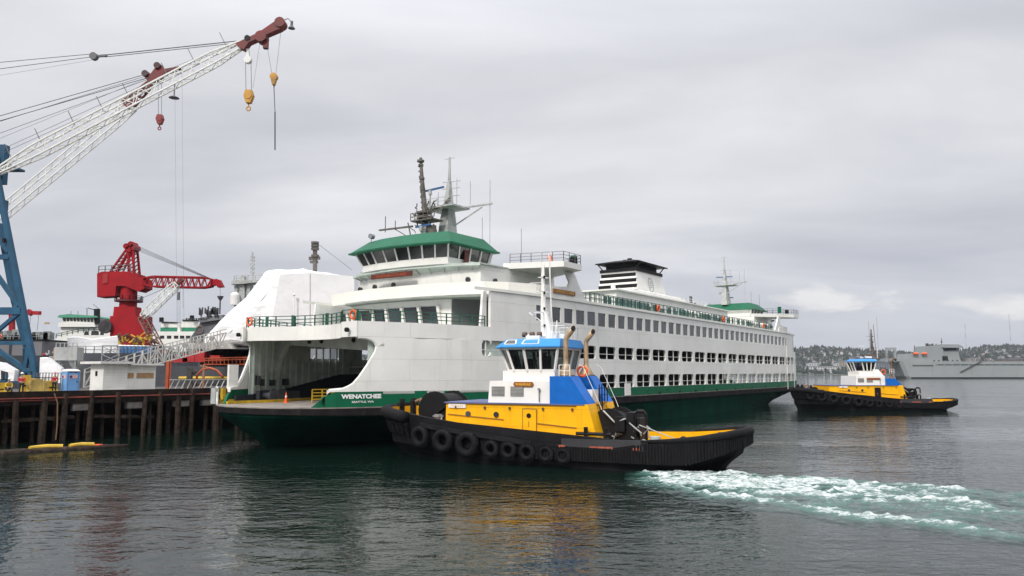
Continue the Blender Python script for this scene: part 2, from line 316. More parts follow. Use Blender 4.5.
# ------------------------------------------------------------------ water
def water_mat(name, foam=False):
    mt = bpy.data.materials.new(name); mt.use_nodes = True; t = mt.node_tree; n = t.nodes; l = t.links
    p = n['Principled BSDF']; p.inputs['IOR'].default_value = 1.333; p.inputs['Roughness'].default_value = 0.035
    p.inputs['Base Color'].default_value = (0.003, 0.0105, 0.0075, 1)
    g = n.new('ShaderNodeNewGeometry')
    def noi(scale, detail, rough, st=(1, 1, 1), rot=0.0, dist=0.0):
        mpp = n.new('ShaderNodeMapping'); mpp.inputs['Scale'].default_value = st; mpp.inputs['Rotation'].default_value = (0, 0, rot); l.new(g.outputs['Position'], mpp.inputs[0])
        q = n.new('ShaderNodeTexNoise'); q.inputs['Scale'].default_value = scale; q.inputs['Detail'].default_value = detail; q.inputs['Roughness'].default_value = rough; q.inputs['Distortion'].default_value = dist
        l.new(mpp.outputs[0], q.inputs['Vector']); return q.outputs['Fac']
    def ma(op, a, b=None, clamp=False):
        q = n.new('ShaderNodeMath'); q.operation = op; q.use_clamp = clamp
        for i, v in enumerate((a, b)):
            if v is None: continue
            if isinstance(v, (int, float)): q.inputs[i].default_value = v
            else: l.new(v, q.inputs[i])
        return q.outputs[0]
    # calm and ruffled patches
    patch = n.new('ShaderNodeMapRange'); patch.inputs['From Min'].default_value = 0.38; patch.inputs['From Max'].default_value = 0.62; patch.inputs['To Min'].default_value = 0.35; patch.inputs['To Max'].default_value = 1.25
    l.new(noi(0.055, 3, 0.5, (0.5, 1.2, 1), 0.3, 0.5), patch.inputs['Value'])
    h1 = ma('MULTIPLY', noi(1.35, 2.5, 0.5, (0.75, 1.25, 1), 0.2, 0.5), 0.068)
    h2 = ma('MULTIPLY', noi(4.0, 2, 0.5, (0.8, 1.2, 1), -0.35, 0.2), 0.021)
    h3 = ma('MULTIPLY', noi(0.33, 2, 0.5, (0.7, 1.3, 1), 0.5), 0.09)
    hh = ma('ADD', ma('MULTIPLY', ma('ADD', h1, h2), patch.outputs[0]), h3)
    bn = n.new('ShaderNodeBump'); bn.inputs['Strength'].default_value = 1.0; bn.inputs['Distance'].default_value = 1.0; l.new(hh, bn.inputs['Height'])
    l.new(bn.outputs[0], p.inputs['Normal'])
    if foam:
        at_ = n.new('ShaderNodeAttribute'); at_.attribute_name = 'churn'
        rc = 0.49
        fn = noi(1.7, 9, 0.75, (0.55, 1.5, 1), rc, 0.9); fn2 = noi(7.0, 6, 0.7, (0.7, 1.3, 1), rc, 0.4)
        mixf = ma('ADD', ma('MULTIPLY', fn, 0.66), ma('MULTIPLY', fn2, 0.34))
        v = ma('ADD', ma('MULTIPLY', at_.outputs['Fac'], 0.55), ma('MULTIPLY', ma('SUBTRACT', mixf, 0.76), 1.6))
        fm = n.new('ShaderNodeMapRange'); fm.inputs['From Min'].default_value = 0.0; fm.inputs['From Max'].default_value = 0.24; l.new(v, fm.inputs['Value'])
        gm_ = n.new('ShaderNodeMapRange'); gm_.inputs['From Min'].default_value = 0.04; gm_.inputs['From Max'].default_value = 0.62; gm_.inputs['To Max'].default_value = 1.0; l.new(ma('MULTIPLY', at_.outputs['Fac'], ma('ADD', fn, 0.45)), gm_.inputs['Value'])
        mx = n.new('ShaderNodeMix'); mx.data_type = 'RGBA'; l.new(gm_.outputs[0], mx.inputs[0]); mx.inputs[6].default_value = (0.003, 0.0105, 0.0075, 1); mx.inputs[7].default_value = (0.055, 0.125, 0.105, 1)
        mx2 = n.new('ShaderNodeMix'); mx2.data_type = 'RGBA'; l.new(fm.outputs[0], mx2.inputs[0]); l.new(mx.outputs[2], mx2.inputs[6]); mx2.inputs[7].default_value = (0.60, 0.64, 0.63, 1)
        l.new(mx2.outputs[2], p.inputs['Base Color'])
        rr = n.new('ShaderNodeMapRange'); rr.inputs['To Min'].default_value = 0.08; rr.inputs['To Max'].default_value = 0.8; l.new(fm.outputs[0], rr.inputs['Value']); l.new(rr.outputs[0], p.inputs['Roughness'])
    return mt
WATER = water_mat('sea_water'); FOAMM = water_mat('churned_water', True)
m = MB(); m.add([(-15000, -300, 0), (15000, -300, 0), (15000, 15000, 0), (-15000, 15000, 0)], [(0, 1, 2, 3)])
structure(m.build('water', WATER))
# the tug's prop wash: a heaped sheet of broken water that dips under the sea at its rim
TOPL = [Vector((7.2, 52.2)), Vector((16.5, 50.5)), Vector((27.0, 44.5)), Vector((40.0, 36.5))]
BOTL = [Vector((6.0, 42.5)), Vector((11.0, 34.0)), Vector((16.5, 27.8)), Vector((24.0, 20.5))]
def crv_(L, t):
    a, b, c, d = L; k = 1-t; return a*k**3+b*3*k*k*t+c*3*k*t*t+d*t**3
nxw, nyw = 420, 230; vsw = []; ch = []
G = lambda x, c, w: math.exp(-((x-c)/w)**2)
S01 = lambda x: max(0.0, min(1.0, x))
for i in range(nxw+1):
    for j in range(nyw+1):
        a = i/nxw; b = j/nyw; q = crv_(TOPL, a).lerp(crv_(BOTL, a), b)
        edge = S01(a*9)*S01((1-a)*5)*S01(b*9)*S01((1-b)*8)
        wob = noise.noise(Vector((a*5, 1.3, 0)))*.10+noise.noise(Vector((a*14, 4.3, 0)))*.05; bb = b+wob
        big = noise.noise(Vector((q.x*0.22, q.y*0.30, 3))); mid = noise.noise(Vector((q.x*0.6, q.y*0.75, 7))); fin = noise.noise(Vector((q.x*1.7, q.y*2.0, 2)))
        core = 1.05*G(bb, .22+.12*a, .13+.05*a)*S01(a*8)*S01(1.75-2.3*a) + .62*G(bb, .50-.12*a, .06)*S01(a*6)*S01(1.4-2.0*a)
        core += .72*G(bb, .66+.12*a, .045)*S01((a-.08)*6)*S01((.50-a)*6) + .75*G(bb, .80-.05*a, .05)*S01((a-.33)*7)*S01((.78-a)*7) + .40*G(bb, .18, .05)*S01((a-.45)*5)*S01((.8-a)*4)
        core = core*1.2+.70*G(bb, .42, .36)*(.9+.5*big)*S01(1.9-1.5*a)
        c = S01(edge*S01(1.5-1.35*a)*(core*(1+1.0*mid+.8*fin)+.45*big*core))
        h = c*(.05+.20*abs(mid)+.16*abs(fin)+.10*abs(noise.noise(Vector((q.x*3.6, q.y*4.1, 9)))))
        if i in (0, nxw) or j in (0, nyw): h = -.15
        vsw.append((q.x, q.y, -0.035+h*S01(c*7)+.055*S01(c*7))); ch.append(c)
fsw = [(i*(nyw+1)+j, (i+1)*(nyw+1)+j, (i+1)*(nyw+1)+j+1, i*(nyw+1)+j+1) for i in range(nxw) for j in range(nyw)]
m = MB(); m.add(vsw, fsw); wk = m.build('wake_foam', FOAMM, smooth=True, recalc=False); wk['kind'] = 'stuff'
atr = wk.data.attributes.new('churn', 'FLOAT', 'POINT'); atr.data.foreach_set('value', ch)

# ------------------------------------------------------------------ ferry (local x = along the ship from the near end, y = to the far side)
FO = Vector((-21.8, 66.54, 0)); FRZ = R(55); LF = 142.0
ferry = empty('ferry', FO, FRZ)
tag(ferry, 'large white and green double-ended car ferry moored beside the timber pier', 'ferry')
PLAN = [(-2.4, 0), (-2.3, 2.2), (-1.9, 3.8), (-1.1, 5.4), (0.0, 6.8), (1.3, 7.8), (3, 8.7), (5, 9.6), (8, 10.8), (12, 12.0), (16, 12.7), (20, 13.2), (28, 13.7)]
def interp(tab, x):
    if x <= tab[0][0]: return tab[0][1]
    for (a, b), (c, d) in zip(tab, tab[1:]):
        if x <= c: return b+(d-b)*(x-a)/(c-a)
    return tab[-1][1]
def hw(t): t = min(t, LF-t); return interp(PLAN, t)
def hs(t, s): return hw(t)*(1-0.13*max(0, 1-max(0, min(t, LF-t)-1)/14.0)) if s > 0 else hw(t)
half = PLAN+[(t, 13.7) for t in range(34, 109, 6)]+[(LF-t, w) for t, w in reversed(PLAN)]
ring_near = [(t, -w) for t, w in half]; ring_far = [(t, w) for t, w in reversed(half)][1:-1]
RING = ring_near+ring_far
def ring_off(d): # inward offset ring
    n = len(RING); o = []
    for i in range(n):
        a = Vector(RING[i-1]); b = Vector(RING[(i+1) % n]); dd = (b-a).normalized(); o.append((RING[i][0]-dd.y*d, RING[i][1]+dd.x*d))
    return o
def wl_pt(t, v):     # waterline point belonging to a deck-edge point
    s = 1 if v >= 0 else -1; tt = min(t, LF-t); x = max(0.0, tt+2.4)
    tw = 0.5+ x*1.06 if x < 30 else tt+2.3
    W_ = [(0, 0.05), (2, 0.7), (5, 1.7), (10, 3.6), (18, 7.0), (26, 9.8), (36, 12.2), (48, 13.2), (71, 13.4)]
    w = interp(W_, x*1.0)
    tw = x*1.0+0.2 if x < 8 else x*1.0-(x-8)*0.0
    tw = min(tw, 71); return (tw if t <= LF/2 else LF-tw, s*w)
base = ring_off(0.25); rings = []
for f_, z in ((0.0, 3.48), (0.0, 2.7), (0.35, 1.7), (0.72, 0.8), (1.0, 0.0), (1.06, -2.0)):
    rg = []
    for (a, b), (c, d) in zip(base, RING):
        wt, wv_ = wl_pt(c, d); rg.append((a+(wt-a)*f_, b+(wv_-b)*f_, z))
    rings.append(rg)
MB().loft(rings).build('hull', GHULL, ferry, smooth=False)
MB().wall(RING, [2.98-.28*min(1, max(0, (min(t, LF-t)+2.4)/14)) for t, v in RING], 3.46, 0.35, closed=True).build('rub_rail', RUB, ferry)
# car deck plate + a slightly raised edge
m = MB(); m.plate(ring_off(0.02), 3.47, 3.56); m.build('car_deck', DECK, ferry)
# draft marks at the stem
m = MB()
for k in range(6):
    z = 0.35+0.38*k; m.box(1.15+k*0.02-0.9*z/2.7, 1.4-0.9*z/2.7, -3.1+0.0*k-z*0.9, -3.0-z*0.9, z, z+0.16)
def mir(path): return [(LF-t, v) for t, v in reversed(path)]
# green bulwark z 3.56..4.85, sloping at its leading end
ZG = 4.85
m = MB(); mi = MB()
for s in (-1, 1):
    ts = [-0.2, 0.15, 0.5, 1.3, 2.2, 3, 4, 5, 6.5, 8, 10, 12, 14, 16, 20, 24, 28]+list(range(34, 109, 6))
    ts = ts+[LF-t for t in reversed(ts[:17])]
    path = [(t, s*(hs(t, s)-0.02)) for t in ts]
    def gz(t): t = min(t, LF-t); return 3.6 if t < -.1 else min(ZG, 3.6+(t+.2)*1.15) 
    def gtop(t): return ZG-0.25*max(0, min(1, (min(t, LF-t)-8)/22))
    m.wall(path, 3.56, [min(gz(t), gtop(t)) for t in ts], 0.22, side=-s)
m.build('bulwark', GR, ferry)
GT = lambda t: ZG-0.25*max(0, min(1, (min(t, LF-t)-8)/22))
# ---- white shell as a cell grid with real openings
def shell(ts, zs, solid, s, th=0.28, out=0.0, zlo=None):
    m = MB(); no, nz = len(ts), len(zs)
    def P(i, j, inner):
        t = ts[i]; w = hs(t, s)+out-(th if inner else 0); z = zs[j]
        if j == 0 and zlo: z = zlo(t)
        return (t, s*w, z)
    for i in range(no-1):
        for j in range(nz-1):
            if not solid(i, j): continue
            a = [P(i, j, 0), P(i+1, j, 0), P(i+1, j+1, 0), P(i, j+1, 0)]; b = [P(i, j, 1), P(i+1, j, 1), P(i+1, j+1, 1), P(i, j+1, 1)]
            m.add(a, [(0, 1, 2, 3)]); m.add(b, [(3, 2, 1, 0)])
            for (di, dj, e0, e1) in ((-1, 0, 0, 3), (1, 0, 1, 2), (0, -1, 0, 1), (0, 1, 3, 2)):
                i2, j2 = i+di, j+dj
                if 0 <= i2 < no-1 and 0 <= j2 < nz-1 and solid(i2, j2): continue
                m.add([a[e0], a[e1], b[e1], b[e0]], [(0, 1, 2, 3)])
    return m
W1 = [38.4+5*k for k in range(-3, 18)]; W2 = [38.4+5*k for k in range(-4, 18)]
op = []      # openings (t0,t1,row)
for c in W1: op.append((c-2.08, c+2.08, 1))
for c in (129.3,): op.append((c-1.4, c+1.4, 1)); op.append((c-1.4, c+1.4, 2))
for c in W2: op.append((c-2.12, c+2.12, 2))
op.append((15.1, 16.28, 2))
w3c = [24.2+2.58*k for k in range(0, 37)]
for c in w3c: op.append((c-.93, c+.93, 3))
ROWZ = {1: (4.62, 6.2), 2: (8.02, 9.5), 3: (11.85, 13.45)}
zs = [4.6, 4.62, 6.2, 8.02, 9.5, 11.85, 13.45, 14.35]
tset = {5.0, 16.2, LF-5.0, LF-16.2}
for a, b, r in op: tset |= {round(a, 3), round(b, 3)}
tl = sorted(tset)
tt = [tl[0]]
for a in tl[1:]:
    while a-tt[-1] > 3.0: tt.append(tt[-1]+ (a-tt[-1])/math.ceil((a-tt[-1])/3.0))
    if a-tt[-1] > 1e-3: tt.append(a)
def rowj(j): return {1: 1, 3: 2, 5: 3}.get(j)
def solid(i, j):
    tm = (tt[i]+tt[i+1])/2
    if tm < 16.2 or tm > LF-16.2:
        if zs[j] >= 10.8 or zs[j+1] > 11.8: return False
    r = rowj(j)
    if r:
        for a, b, rr in op:
            if rr == r and a < tm < b: return False
    return True
def corner(m, s):
    for a, b, r in op:
        if r == 3: continue
        z0, z1 = ROWZ[r]; z0 = GT(a) if r == 1 else z0
        for (x, dx) in ((a, 1), (b, -1)):
            for (z, dz) in ((z0, 1), (z1, -1)):
                w = hw(x)*s; c = 0.36
                m.add([(x, w+0.004*s, z), (x+dx*c, w+0.004*s, z), (x+dx*c*0.3, w+0.004*s, z+dz*c*0.3), (x, w+0.004*s, z+dz*c), (x, w-0.2*s, z), (x+dx*c, w-0.2*s, z), (x+dx*c*0.3, w-0.2*s, z+dz*c*0.3), (x, w-0.2*s, z+dz*c)],
                      [(0, 1, 2, 3), (7, 6, 5, 4), (1, 5, 6, 2), (2, 6, 7, 3), (0, 4, 5, 1), (0, 3, 7, 4)])
for s, nm in ((-1, 'side_shell'), (1, 'side_shell')):
    m = shell(tt, zs, solid, s, zlo=GT)
    # ends under the passenger deck: z 9.5-10.85 strip exists for t<14 through zs cell 9.5..11.85 -> built apart here
    for e in (0, 1):
        q = lambda t: LF-t if e else t
        ts = [5, 8, 11, 14, 16.2]; zt = lambda t: 10.85
        m.wall([(q(t), s*hs(t, s)) for t in ts], 9.5, 10.85, 0.28, side=(-s if not e else s))
        # leading edge with the curved cut-out
        cut = [(0.9, 4.98), (1.9, 5.08), (2.3, 5.27), (2.65, 5.5), (3.1, 6.08), (3.75, 7.1), (4.35, 8.2), (4.46, 8.7)]
        ts = [0.7, 0.9, 1.4, 1.9, 2.3, 2.65, 3.1, 3.4, 3.75, 4.05, 4.35, 4.46, 5.0]
        top = [interp(cut, t) for t in ts]; top[-1] = 9.0
        m.wall([(q(t), s*hs(t, s)) for t in ts], [gz(t)-0.005 for t in ts], top, 0.28, side=(-s if not e else s))
        # arm above the opening
        ts = [2.7, 3.2, 3.7, 4.1, 4.35, 4.46, 5.0]; bot = [9.45, 9.42, 9.36, 9.2, 8.95, 8.7, 8.7]
        m.wall([(q(t), s*hs(t, s)) for t in ts], bot, 10.85, 0.28, side=(-s if not e else s))
        # rounded lining of that edge (a thick lip)
        m.tube([(q(t), s*(hs(t, s)-0.14), z) for t, z in cut+[(4.3, 9.05), (4.0, 9.26), (3.6, 9.38), (2.9, 9.42)]], 0.13, 6)
        # slanted end of the cabin side wall, z 10.85..14.35
        m.prism([(q(15.3), 10.85), (q(16.2), 10.85), (q(16.2), 14.35), (q(15.7), 14.35)], s*(hw(13.4)-0.28), s*hw(13.4))
    corner(m, s); m.build(nm, W, ferry)
for a, b, r in op:
    if r == 3:
        c = (a+b)/2; m = MB(); w0, w1 = hw(a), hw(b)
        g = MB(); g.add([(a-0.02, -w0+0.10, 11.83), (b+0.02, -w1+0.10, 11.83), (b+0.02, -w1+0.10, 13.47), (a-0.02, -w0+0.10, 13.47), (a-0.02, -w0+0.13, 11.83), (b+0.02, -w1+0.13, 11.83), (b+0.02, -w1+0.13, 13.47), (a-0.02, -w0+0.13, 13.47)], [(0, 1, 2, 3), (7, 6, 5, 4), (0, 4, 5, 1), (1, 5, 6, 2), (2, 6, 7, 3), (3, 7, 4, 0)])
        g.build('cabin_window', GLASSL, ferry)
    else:
        z0, z1 = ROWZ[r]; z0 = GT(a) if r == 1 else z0; m = MB(); w = -(hw((a+b)/2)-0.12); c = (a+b)/2
        m.bar((c, w, z0), (c, w, z1), 0.10); m.bar((a, w, z0+(z1-z0)*0.40), (b, w, z0+(z1-z0)*0.40), 0.06)
        m.build('window_frame', W, ferry)
# ---- belt bulwark round the upper deck front (cream) and dark lip under it
BELT = [(31, -13.72), (27, -13.55), (24, -12.9), (20.8, -11.6), (18.9, -9.8), (17.7, -6.0), (17.2, -2), (17.2, 2), (17.5, 6), (18.3, 10), (19.3, 13.6), (20.3, 13.9), (24, 13.9), (27, 13.8), (31, 13.74)]
for e in (0, 1):
    b = mir(BELT) if e else BELT
    m = MB(); sd = 1 if e else -1
    zt = [15.2, 15.55]+[15.75]*(len(b)-4)+[15.55, 15.2]
    m.wall(b, 14.35, zt, 0.16, side=sd); m.build('belt_bulwark', WB, ferry)
    q = (lambda t: LF-t) if e else (lambda t: t)
    # cabin front under the belt, slanted windows
    FR = [(22.5, 13.6), (20.8, 13.0), (20.1, 11.0), (19.5, 9.6), (19.1, 8), (18.8, 5.6), (18.6, 3.2), (18.6, .8), (18.7, -1.6), (18.9, -4.2)]
    m = MB(); pth = [(q(t), v) for t, v in FR]; m.wall(pth, 10.6, 11.3, 0.2, side=(1 if not e else -1)); m.wall(pth, 13.25, 14.35, 0.2, side=(1 if not e else -1))
    for t, v in FR: m.bar((q(t), v, 11.3), (q(t-0.25), v+0.25, 13.5), 0.34, 0.34)
    m.wall([(q(18.9), -4.2), (q(19.1), -5.4)], 10.6, 14.35, .3)
    m.build('cabin_front', W, ferry)
    for (t0, v0), (t1, v1) in zip(FR, FR[1:]):
        m = MB(); d = 0.12; m.add([(q(t0+d), v0, 11.3), (q(t1+d), v1, 11.3), (q(t1-0.1), v1+0.22, 13.5), (q(t0-0.1), v0+0.22, 13.5)], [(0, 1, 2, 3)]); m.build('front_window', GLASSL, ferry, recalc=False)
    # recessed wall behind the open corner
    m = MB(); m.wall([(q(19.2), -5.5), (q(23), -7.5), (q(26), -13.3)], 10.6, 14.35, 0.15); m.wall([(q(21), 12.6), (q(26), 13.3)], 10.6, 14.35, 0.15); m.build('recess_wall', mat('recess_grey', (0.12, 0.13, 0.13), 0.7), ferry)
    # pilot-house support house with portholes
    LH = [(27, 9.4), (23, 9.6), (19.6, 9.0), (18.5, 6.4), (17.9, 3), (17.8, 0), (17.9, -3), (18.3, -6.4), (19.2, -9.2), (24, -9.6), (33, -9.6)]
    m = MB(); m.prism([(q(t), v) for t, v in LH]+[(q(33), 9.4)], 14.5, 17.62, 'xy'); m.build('lower_house', W, ferry)
    BR = [(26, 9.9), (23, 10.1), (19.0, 9.5), (17.6, 6.8), (16.9, 3), (16.7, 0), (16.9, -3), (17.5, -6.6), (18.6, -9.6)]
    m = MB(); r0 = [[(q(t), v, 17.42) for t, v in BR], [(q(t+0.95), v*0.9, 16.98) for t, v in BR]]
    m.loft([r0[0], r0[1]], caps=False, closed=False); m.loft([[(q(t), v, 17.62) for t, v in BR], r0[0]], caps=False, closed=False)
    m.plate([(q(t), v) for t, v in BR]+[(q(26), -9.6)], 17.6, 17.72)
    m.build('brow', mat('brow_pale_green', (0.50, 0.57, 0.51), 0.6, var=0.15), ferry)
    m = MB()
    for a_, b_ in zip(BR, BR[1:]):
        for k in (0.25, 0.75):
            t = a_[0]+(b_[0]-a_[0])*k; v = a_[1]+(b_[1]-a_[1])*k; m.bar((q(t), v, 17.43), (q(t+1.1), v*0.89, 16.9), 0.07, 0.25)
    m.build('brow_bracket', GREYP, ferry)
    for (t, v) in ((19.0, 8.3), (18.1, 5.0), (17.8, 1.8), (18.75, -7.9), (21.5, -9.5)):
        m = MB(); m.cyl((q(t-0.12), v-(0.1 if v < -8 else 0), 16.05), 0.27, 0.3 if not e else -0.3, 12, 'x' if v > -9 else 'y'); m.build('porthole', GLASS, ferry)
    qg = (lambda t: LF-t+4.2) if e else q
    # wings
    for s in (-1, 1):
        m = MB(); m.plate([(q(23.5), s*9.0), (qg(25.6), s*15.4), (qg(29.4), s*15.4), (q(33.2), s*9.0)], 17.60, 18.22); m.build('bridge_wing', W, ferry)
        m = MB(); m.prism([(q(t), z) for t, z in ((24.5, 14.36), (34.6, 14.36), (33.0, 14.9), (31.9, 16.0), (30.6, 17.6), (28.6, 17.6), (29.6, 16.4), (29.2, 15.9), (27.4, 15.72), (24.5, 15.7))], s*13.52, s*13.74); m.build('wing_bracket', W, ferry)
        m = MB(); m.rail([(q(24.2), s*9.4, 18.22), (qg(25.7), s*15.3, 18.22), (qg(29.3), s*15.3, 18.22), (q(33), s*9.2, 18.22)], 1.05, 1.3, 3, 0.022); m.build('wing_railing', CABLE, ferry)
        m = MB(); m.torus((q(26.8), s*12.9, 18.85), 0.34, 0.085, 'y'); m.build('life_ring', ORA, ferry, smooth=True)
        m = MB(); m.box(*sorted((q(30.0), q(30.5))), *sorted((s*13.6, s*14.2)), 18.22, 19.5); m.build('locker', GR, ferry)
        m = MB(); m.box(*sorted((q(28.0), q(29.0))), *sorted((s*14.6, s*15.1)), 18.22, 18.95); m.build('control_box', BLK, ferry)
    # pilot house
    PB = [(24.6, 6.2), (17.4, 6.3), (16.75, 3.4), (16.55, 0), (16.75, -3.4), (17.4, -6.3), (24.6, -6.2)]
    PT = [(24.8, 6.5), (16.85, 6.8), (16.2, 3.7), (16.0, 0), (16.2, -3.7), (16.85, -6.8), (24.8, -6.5)]
    m = MB(); m.prism([(q(t), v) for t, v in PB], 17.7, 18.42, 'xy')
    m.loft([[(q(t), v, 18.42) for t, v in [(x+0.05*(x < 20), y*0.995) for x, y in PB]], [(q(t), v, 19.72) for t, v in PT]][:0] or [[(q(t+.3), v*.93, 19.62) for t, v in PT], [(q(t+.3), v*.93, 19.75) for t, v in PT]])
    # window pillars
    def lerp2(A, B, k): return (A[0]+(B[0]-A[0])*k, A[1]+(B[1]-A[1])*k)
    segs = []
    for i in range(len(PB)-1):
        nseg = 3 if i in (0, 5) else 2
        if i in (0, 5): nseg = 4
        for k in range(nseg): segs.append((lerp2(PB[i], PB[i+1], k/nseg), lerp2(PB[i], PB[i+1], (k+1)/nseg), lerp2(PT[i], PT[i+1], k/nseg), lerp2(PT[i], PT[i+1], (k+1)/nseg)))
    for b0, b1, t0, t1 in segs: m.bar((q(b0[0]), b0[1], 18.4), (q(t0[0]), t0[1], 19.74), 0.17)
    m.bar((q(PB[-1][0]), PB[-1][1], 18.4), (q(PT[-1][0]), PT[-1][1], 19.74), 0.3); m.bar((q(24.6), 6.2, 18.4), (q(24.6), -6.2, 18.4), 0.2)
    m.box(*sorted((q(24.45), q(24.6))), -6.2, 6.2, 18.42, 19.7)
    m.build('pilot_house', W, ferry)
    for b0, b1, t0, t1 in segs:
        m = MB(); m.add([(q(b0[0]), b0[1]*.99, 18.42), (q(b1[0]), b1[1]*.99, 18.42), (q(t1[0]), t1[1]*.99, 19.7), (q(t0[0]), t0[1]*.99, 19.7)], [(0, 1, 2, 3)]); m.build('bridge_window', GLASS, ferry, recalc=False)
    RL = [(25.4, 7.2), (16.3, 7.5), (15.4, 3.9), (15.1, 0), (15.4, -3.9), (16.3, -7.5), (25.4, -7.2)]
    RT = [(24.0, 5.9), (18.0, 5.9), (17.3, 3.2), (17.1, 0), (17.3, -3.2), (17.9, -5.9), (24.0, -5.9)]
    m = MB(); m.loft([[(q(t), v, 19.68) for t, v in RL], [(q(t), v, 19.84) for t, v in RL], [(q(t+(0.25 if t < 20 else -.2)), v*.97, 19.95) for t, v in RL], [(q(t), v, 21.25) for t, v in RT]]); m.build('pilot_house_roof', GROOF, ferry)
    # wheelhouse side door board and searchlight
    m = MB(); m.box(*sorted((q(19.8), q(20.5))), -6.62, -6.50, 17.8, 19.4); m.build('side_door', WOODB, ferry)
    m = MB(); m.cyl((q(17.6), 5.2, 21.2), 0.05, 0.5, 6); m.cyl((q(17.4), 5.2, 21.8), 0.3, 0.5, 12, 'x'); m.build('searchlight', STEEL, ferry)
    # masts
    m = MB(); m.loft([[(q(t), v, z) for t, v in ((a, -b), (c, -b*.8), (c, b*.8), (a, b))] for a, c, b, z in ((22.8, 25.0, .8, 21.0), (23.2, 24.8, 0.58, 24.2), (23.6, 24.5, 0.36, 26.2), (23.9, 24.3, 0.2, 28.6))])
    m.tube([(q(24.1), 0, 28.6), (q(24.1), 0, 31.6)], [0.20, 0.10], 8); m.bar((q(24.1), -0.7, 31.4), (q(24.1), 0.7, 31.4), 0.06)
    m.plate([(q(22.0), -2.2), (q(25.2), -2.2), (q(25.2), 2.2), (q(22.0), 2.2)], 25.2, 25.4)
    m.bar((q(24.2), 0, 25.3), (q(25.5), -5.2, 25.6), 0.25, 0.16); m.bar((q(24.5), -0.5, 23.4), (q(25.2), -4.0, 25.3), 0.12)
    for (t, v, z0, z1) in ((24, -3.2, 25.5, 28.2), (24, -1.2, 25.4, 28.8), (24, 1.6, 25.4, 27.6), (25.6, -4.8, 21.0, 28.4)): m.tube([(q(t), v, z0), (q(t), v, z1)], 0.045, 5)
    for z in (26.8, 27.7, 28.5): m.bar((q(24.1), -1.6, z), (q(24.1), 1.0, z+0.15), 0.07)
    m.rail([(q(22.0), -2.2, 25.4), (q(22.0), 2.2, 25.4), (q(25.2), 2.2, 25.4)], 0.9, 1.1, 2, 0.02)
    m.v = [(x, y-0.8, z) for x, y, z in m.v]
    m.build('signal_mast', GREYP, ferry)
    m = MB(); m.tube([(q(21.6), .4, 21.1), (q(21.5), .6, 24.4), (q(21.4), 1.1, 29.0), (q(21.4), 1.3, 31.2)], [0.40, 0.34, 0.22, 0.16], 8)
    for z, r_ in ((23.9, 0.95), (24.5, 0.9), (28.6, 0.32), (30.7, 0.42), (30.2, 0.3), (26.5, 0.3), (27.3, 0.32)): 
        vv = 0.6+(z-24)*0.105 if z > 24.4 else 0.5; m.cyl((q(21.4), vv, z), r_, 0.22, 10)
    m.bar((q(21.2), 2.2, 23.2), (q(20.0), 6.4, 23.0), 0.22, 0.18); m.bar((q(21.4), 2.2, 21.6), (q(20.6), 4.4, 23.0), 0.10); m.bar((q(20.2), 5.6, 22.7), (q(20.2), 5.6, 24.6), 0.07); m.bar((q(20.5), 4.3, 22.9), (q(20.5), 4.3, 24.0), 0.07)
    m.bar((q(21.5), 2.0, 24.3), (q(22.4), -1.0, 25.3), 0.14); m.bar((q(21.5), 1.2, 22.2), (q(22.4), -0.4, 22.3), 0.5, 0.9)
    rr_ = random.Random(3)
    for k in range(60): t = 21.4+rr_.uniform(-.6, .6); v = 0.3+rr_.uniform(-1.6, 2.0); z = rr_.uniform(21.6, 25.6); m.bar((q(t), v, z), (q(t+rr_.uniform(-.3, .3)), v+rr_.uniform(-.5, .5), z+rr_.uniform(.1, .6)), 0.09)
    m.plate([(q(20.6), -1.2), (q(22.6), -1.2), (q(22.6), 2.0), (q(20.6), 2.0)], 23.6, 23.75); m.rail([(q(20.6), -1.2, 23.75), (q(20.6), 2.0, 23.75), (q(22.6), 2.0, 23.75)], .8, .6, 2, .025); m.cyl((q(21.0), -.9, 21.3), .5, 1.6, 10); m.bar((q(20.8), 1.9, 21.2), (q(20.8), 2.6, 23.6), .1); m.bar((q(22.0), -1.3, 24.9), (q(22.6), -2.2, 26.2), .3)
    for k in range(9): m.bar((q(21.4), 0.5+k*.07, 25.1+k*.62), (q(21.4), 1.1+k*.07, 25.3+k*.62), .09, .2)
    _ = m.build('radar_mast', BROWNM, ferry) if not e else None
    for (t, v, z, l_) in ((22.0, 0.3, 27.4, 2.1), (20.4, 0.2, 22.9, 1.5)):
        m = MB(); m.bar((q(t-.1), v-l_, z), (q(t+.25), v+l_*.7, z), 0.16, 0.2); m.build('radar_scanner', mat('scanner_blue', (0.03, 0.10, 0.26), 0.5), ferry)
        m = MB(); m.cyl((q(t), v, z-0.6), 0.2, 0.55, 8); m.bar((q(t), v, z-2.0), (q(t), v, z-0.5), 0.12); m.build('radar_pedestal', GREYP, ferry)
    m = MB(); m.box(*sorted((q(20.9), q(21.3))), 0.9, 1.8, 23.75, 24.25); m.cyl((q(21.0), 0.5, 22.0), 0.45, 0.9, 10); m.build('mast_equipment', W, ferry)
    # near-end antenna whips
    m = MB(); m.tube([(q(23.4), -6.2, 20.9), (q(23.4), -6.2, 23.6)], 0.03, 4); m.tube([(q(27), -9, 18.2), (q(27), -9, 22.6)], 0.03, 4); m.build('whip_antenna', CABLE, ferry)
    # passenger deck plate front (fascia) across the car-deck opening
    m = MB(); FP_ = [(3.4, 7.6), (3.5, 6.0), (4.2, 4.4), (5.0, 2.5), (5.3, 0), (5.2, -2.5), (4.3, -4.8), (3.0, -6.4), (2.7, -8.6)]
    b0 = [(q(t), v) for t, v in FP_]; th = 0.3
    m.wall(b0, 9.5, [10.85]*len(b0), th, side=(1 if not e else -1)); m.build('fascia', W, ferry)
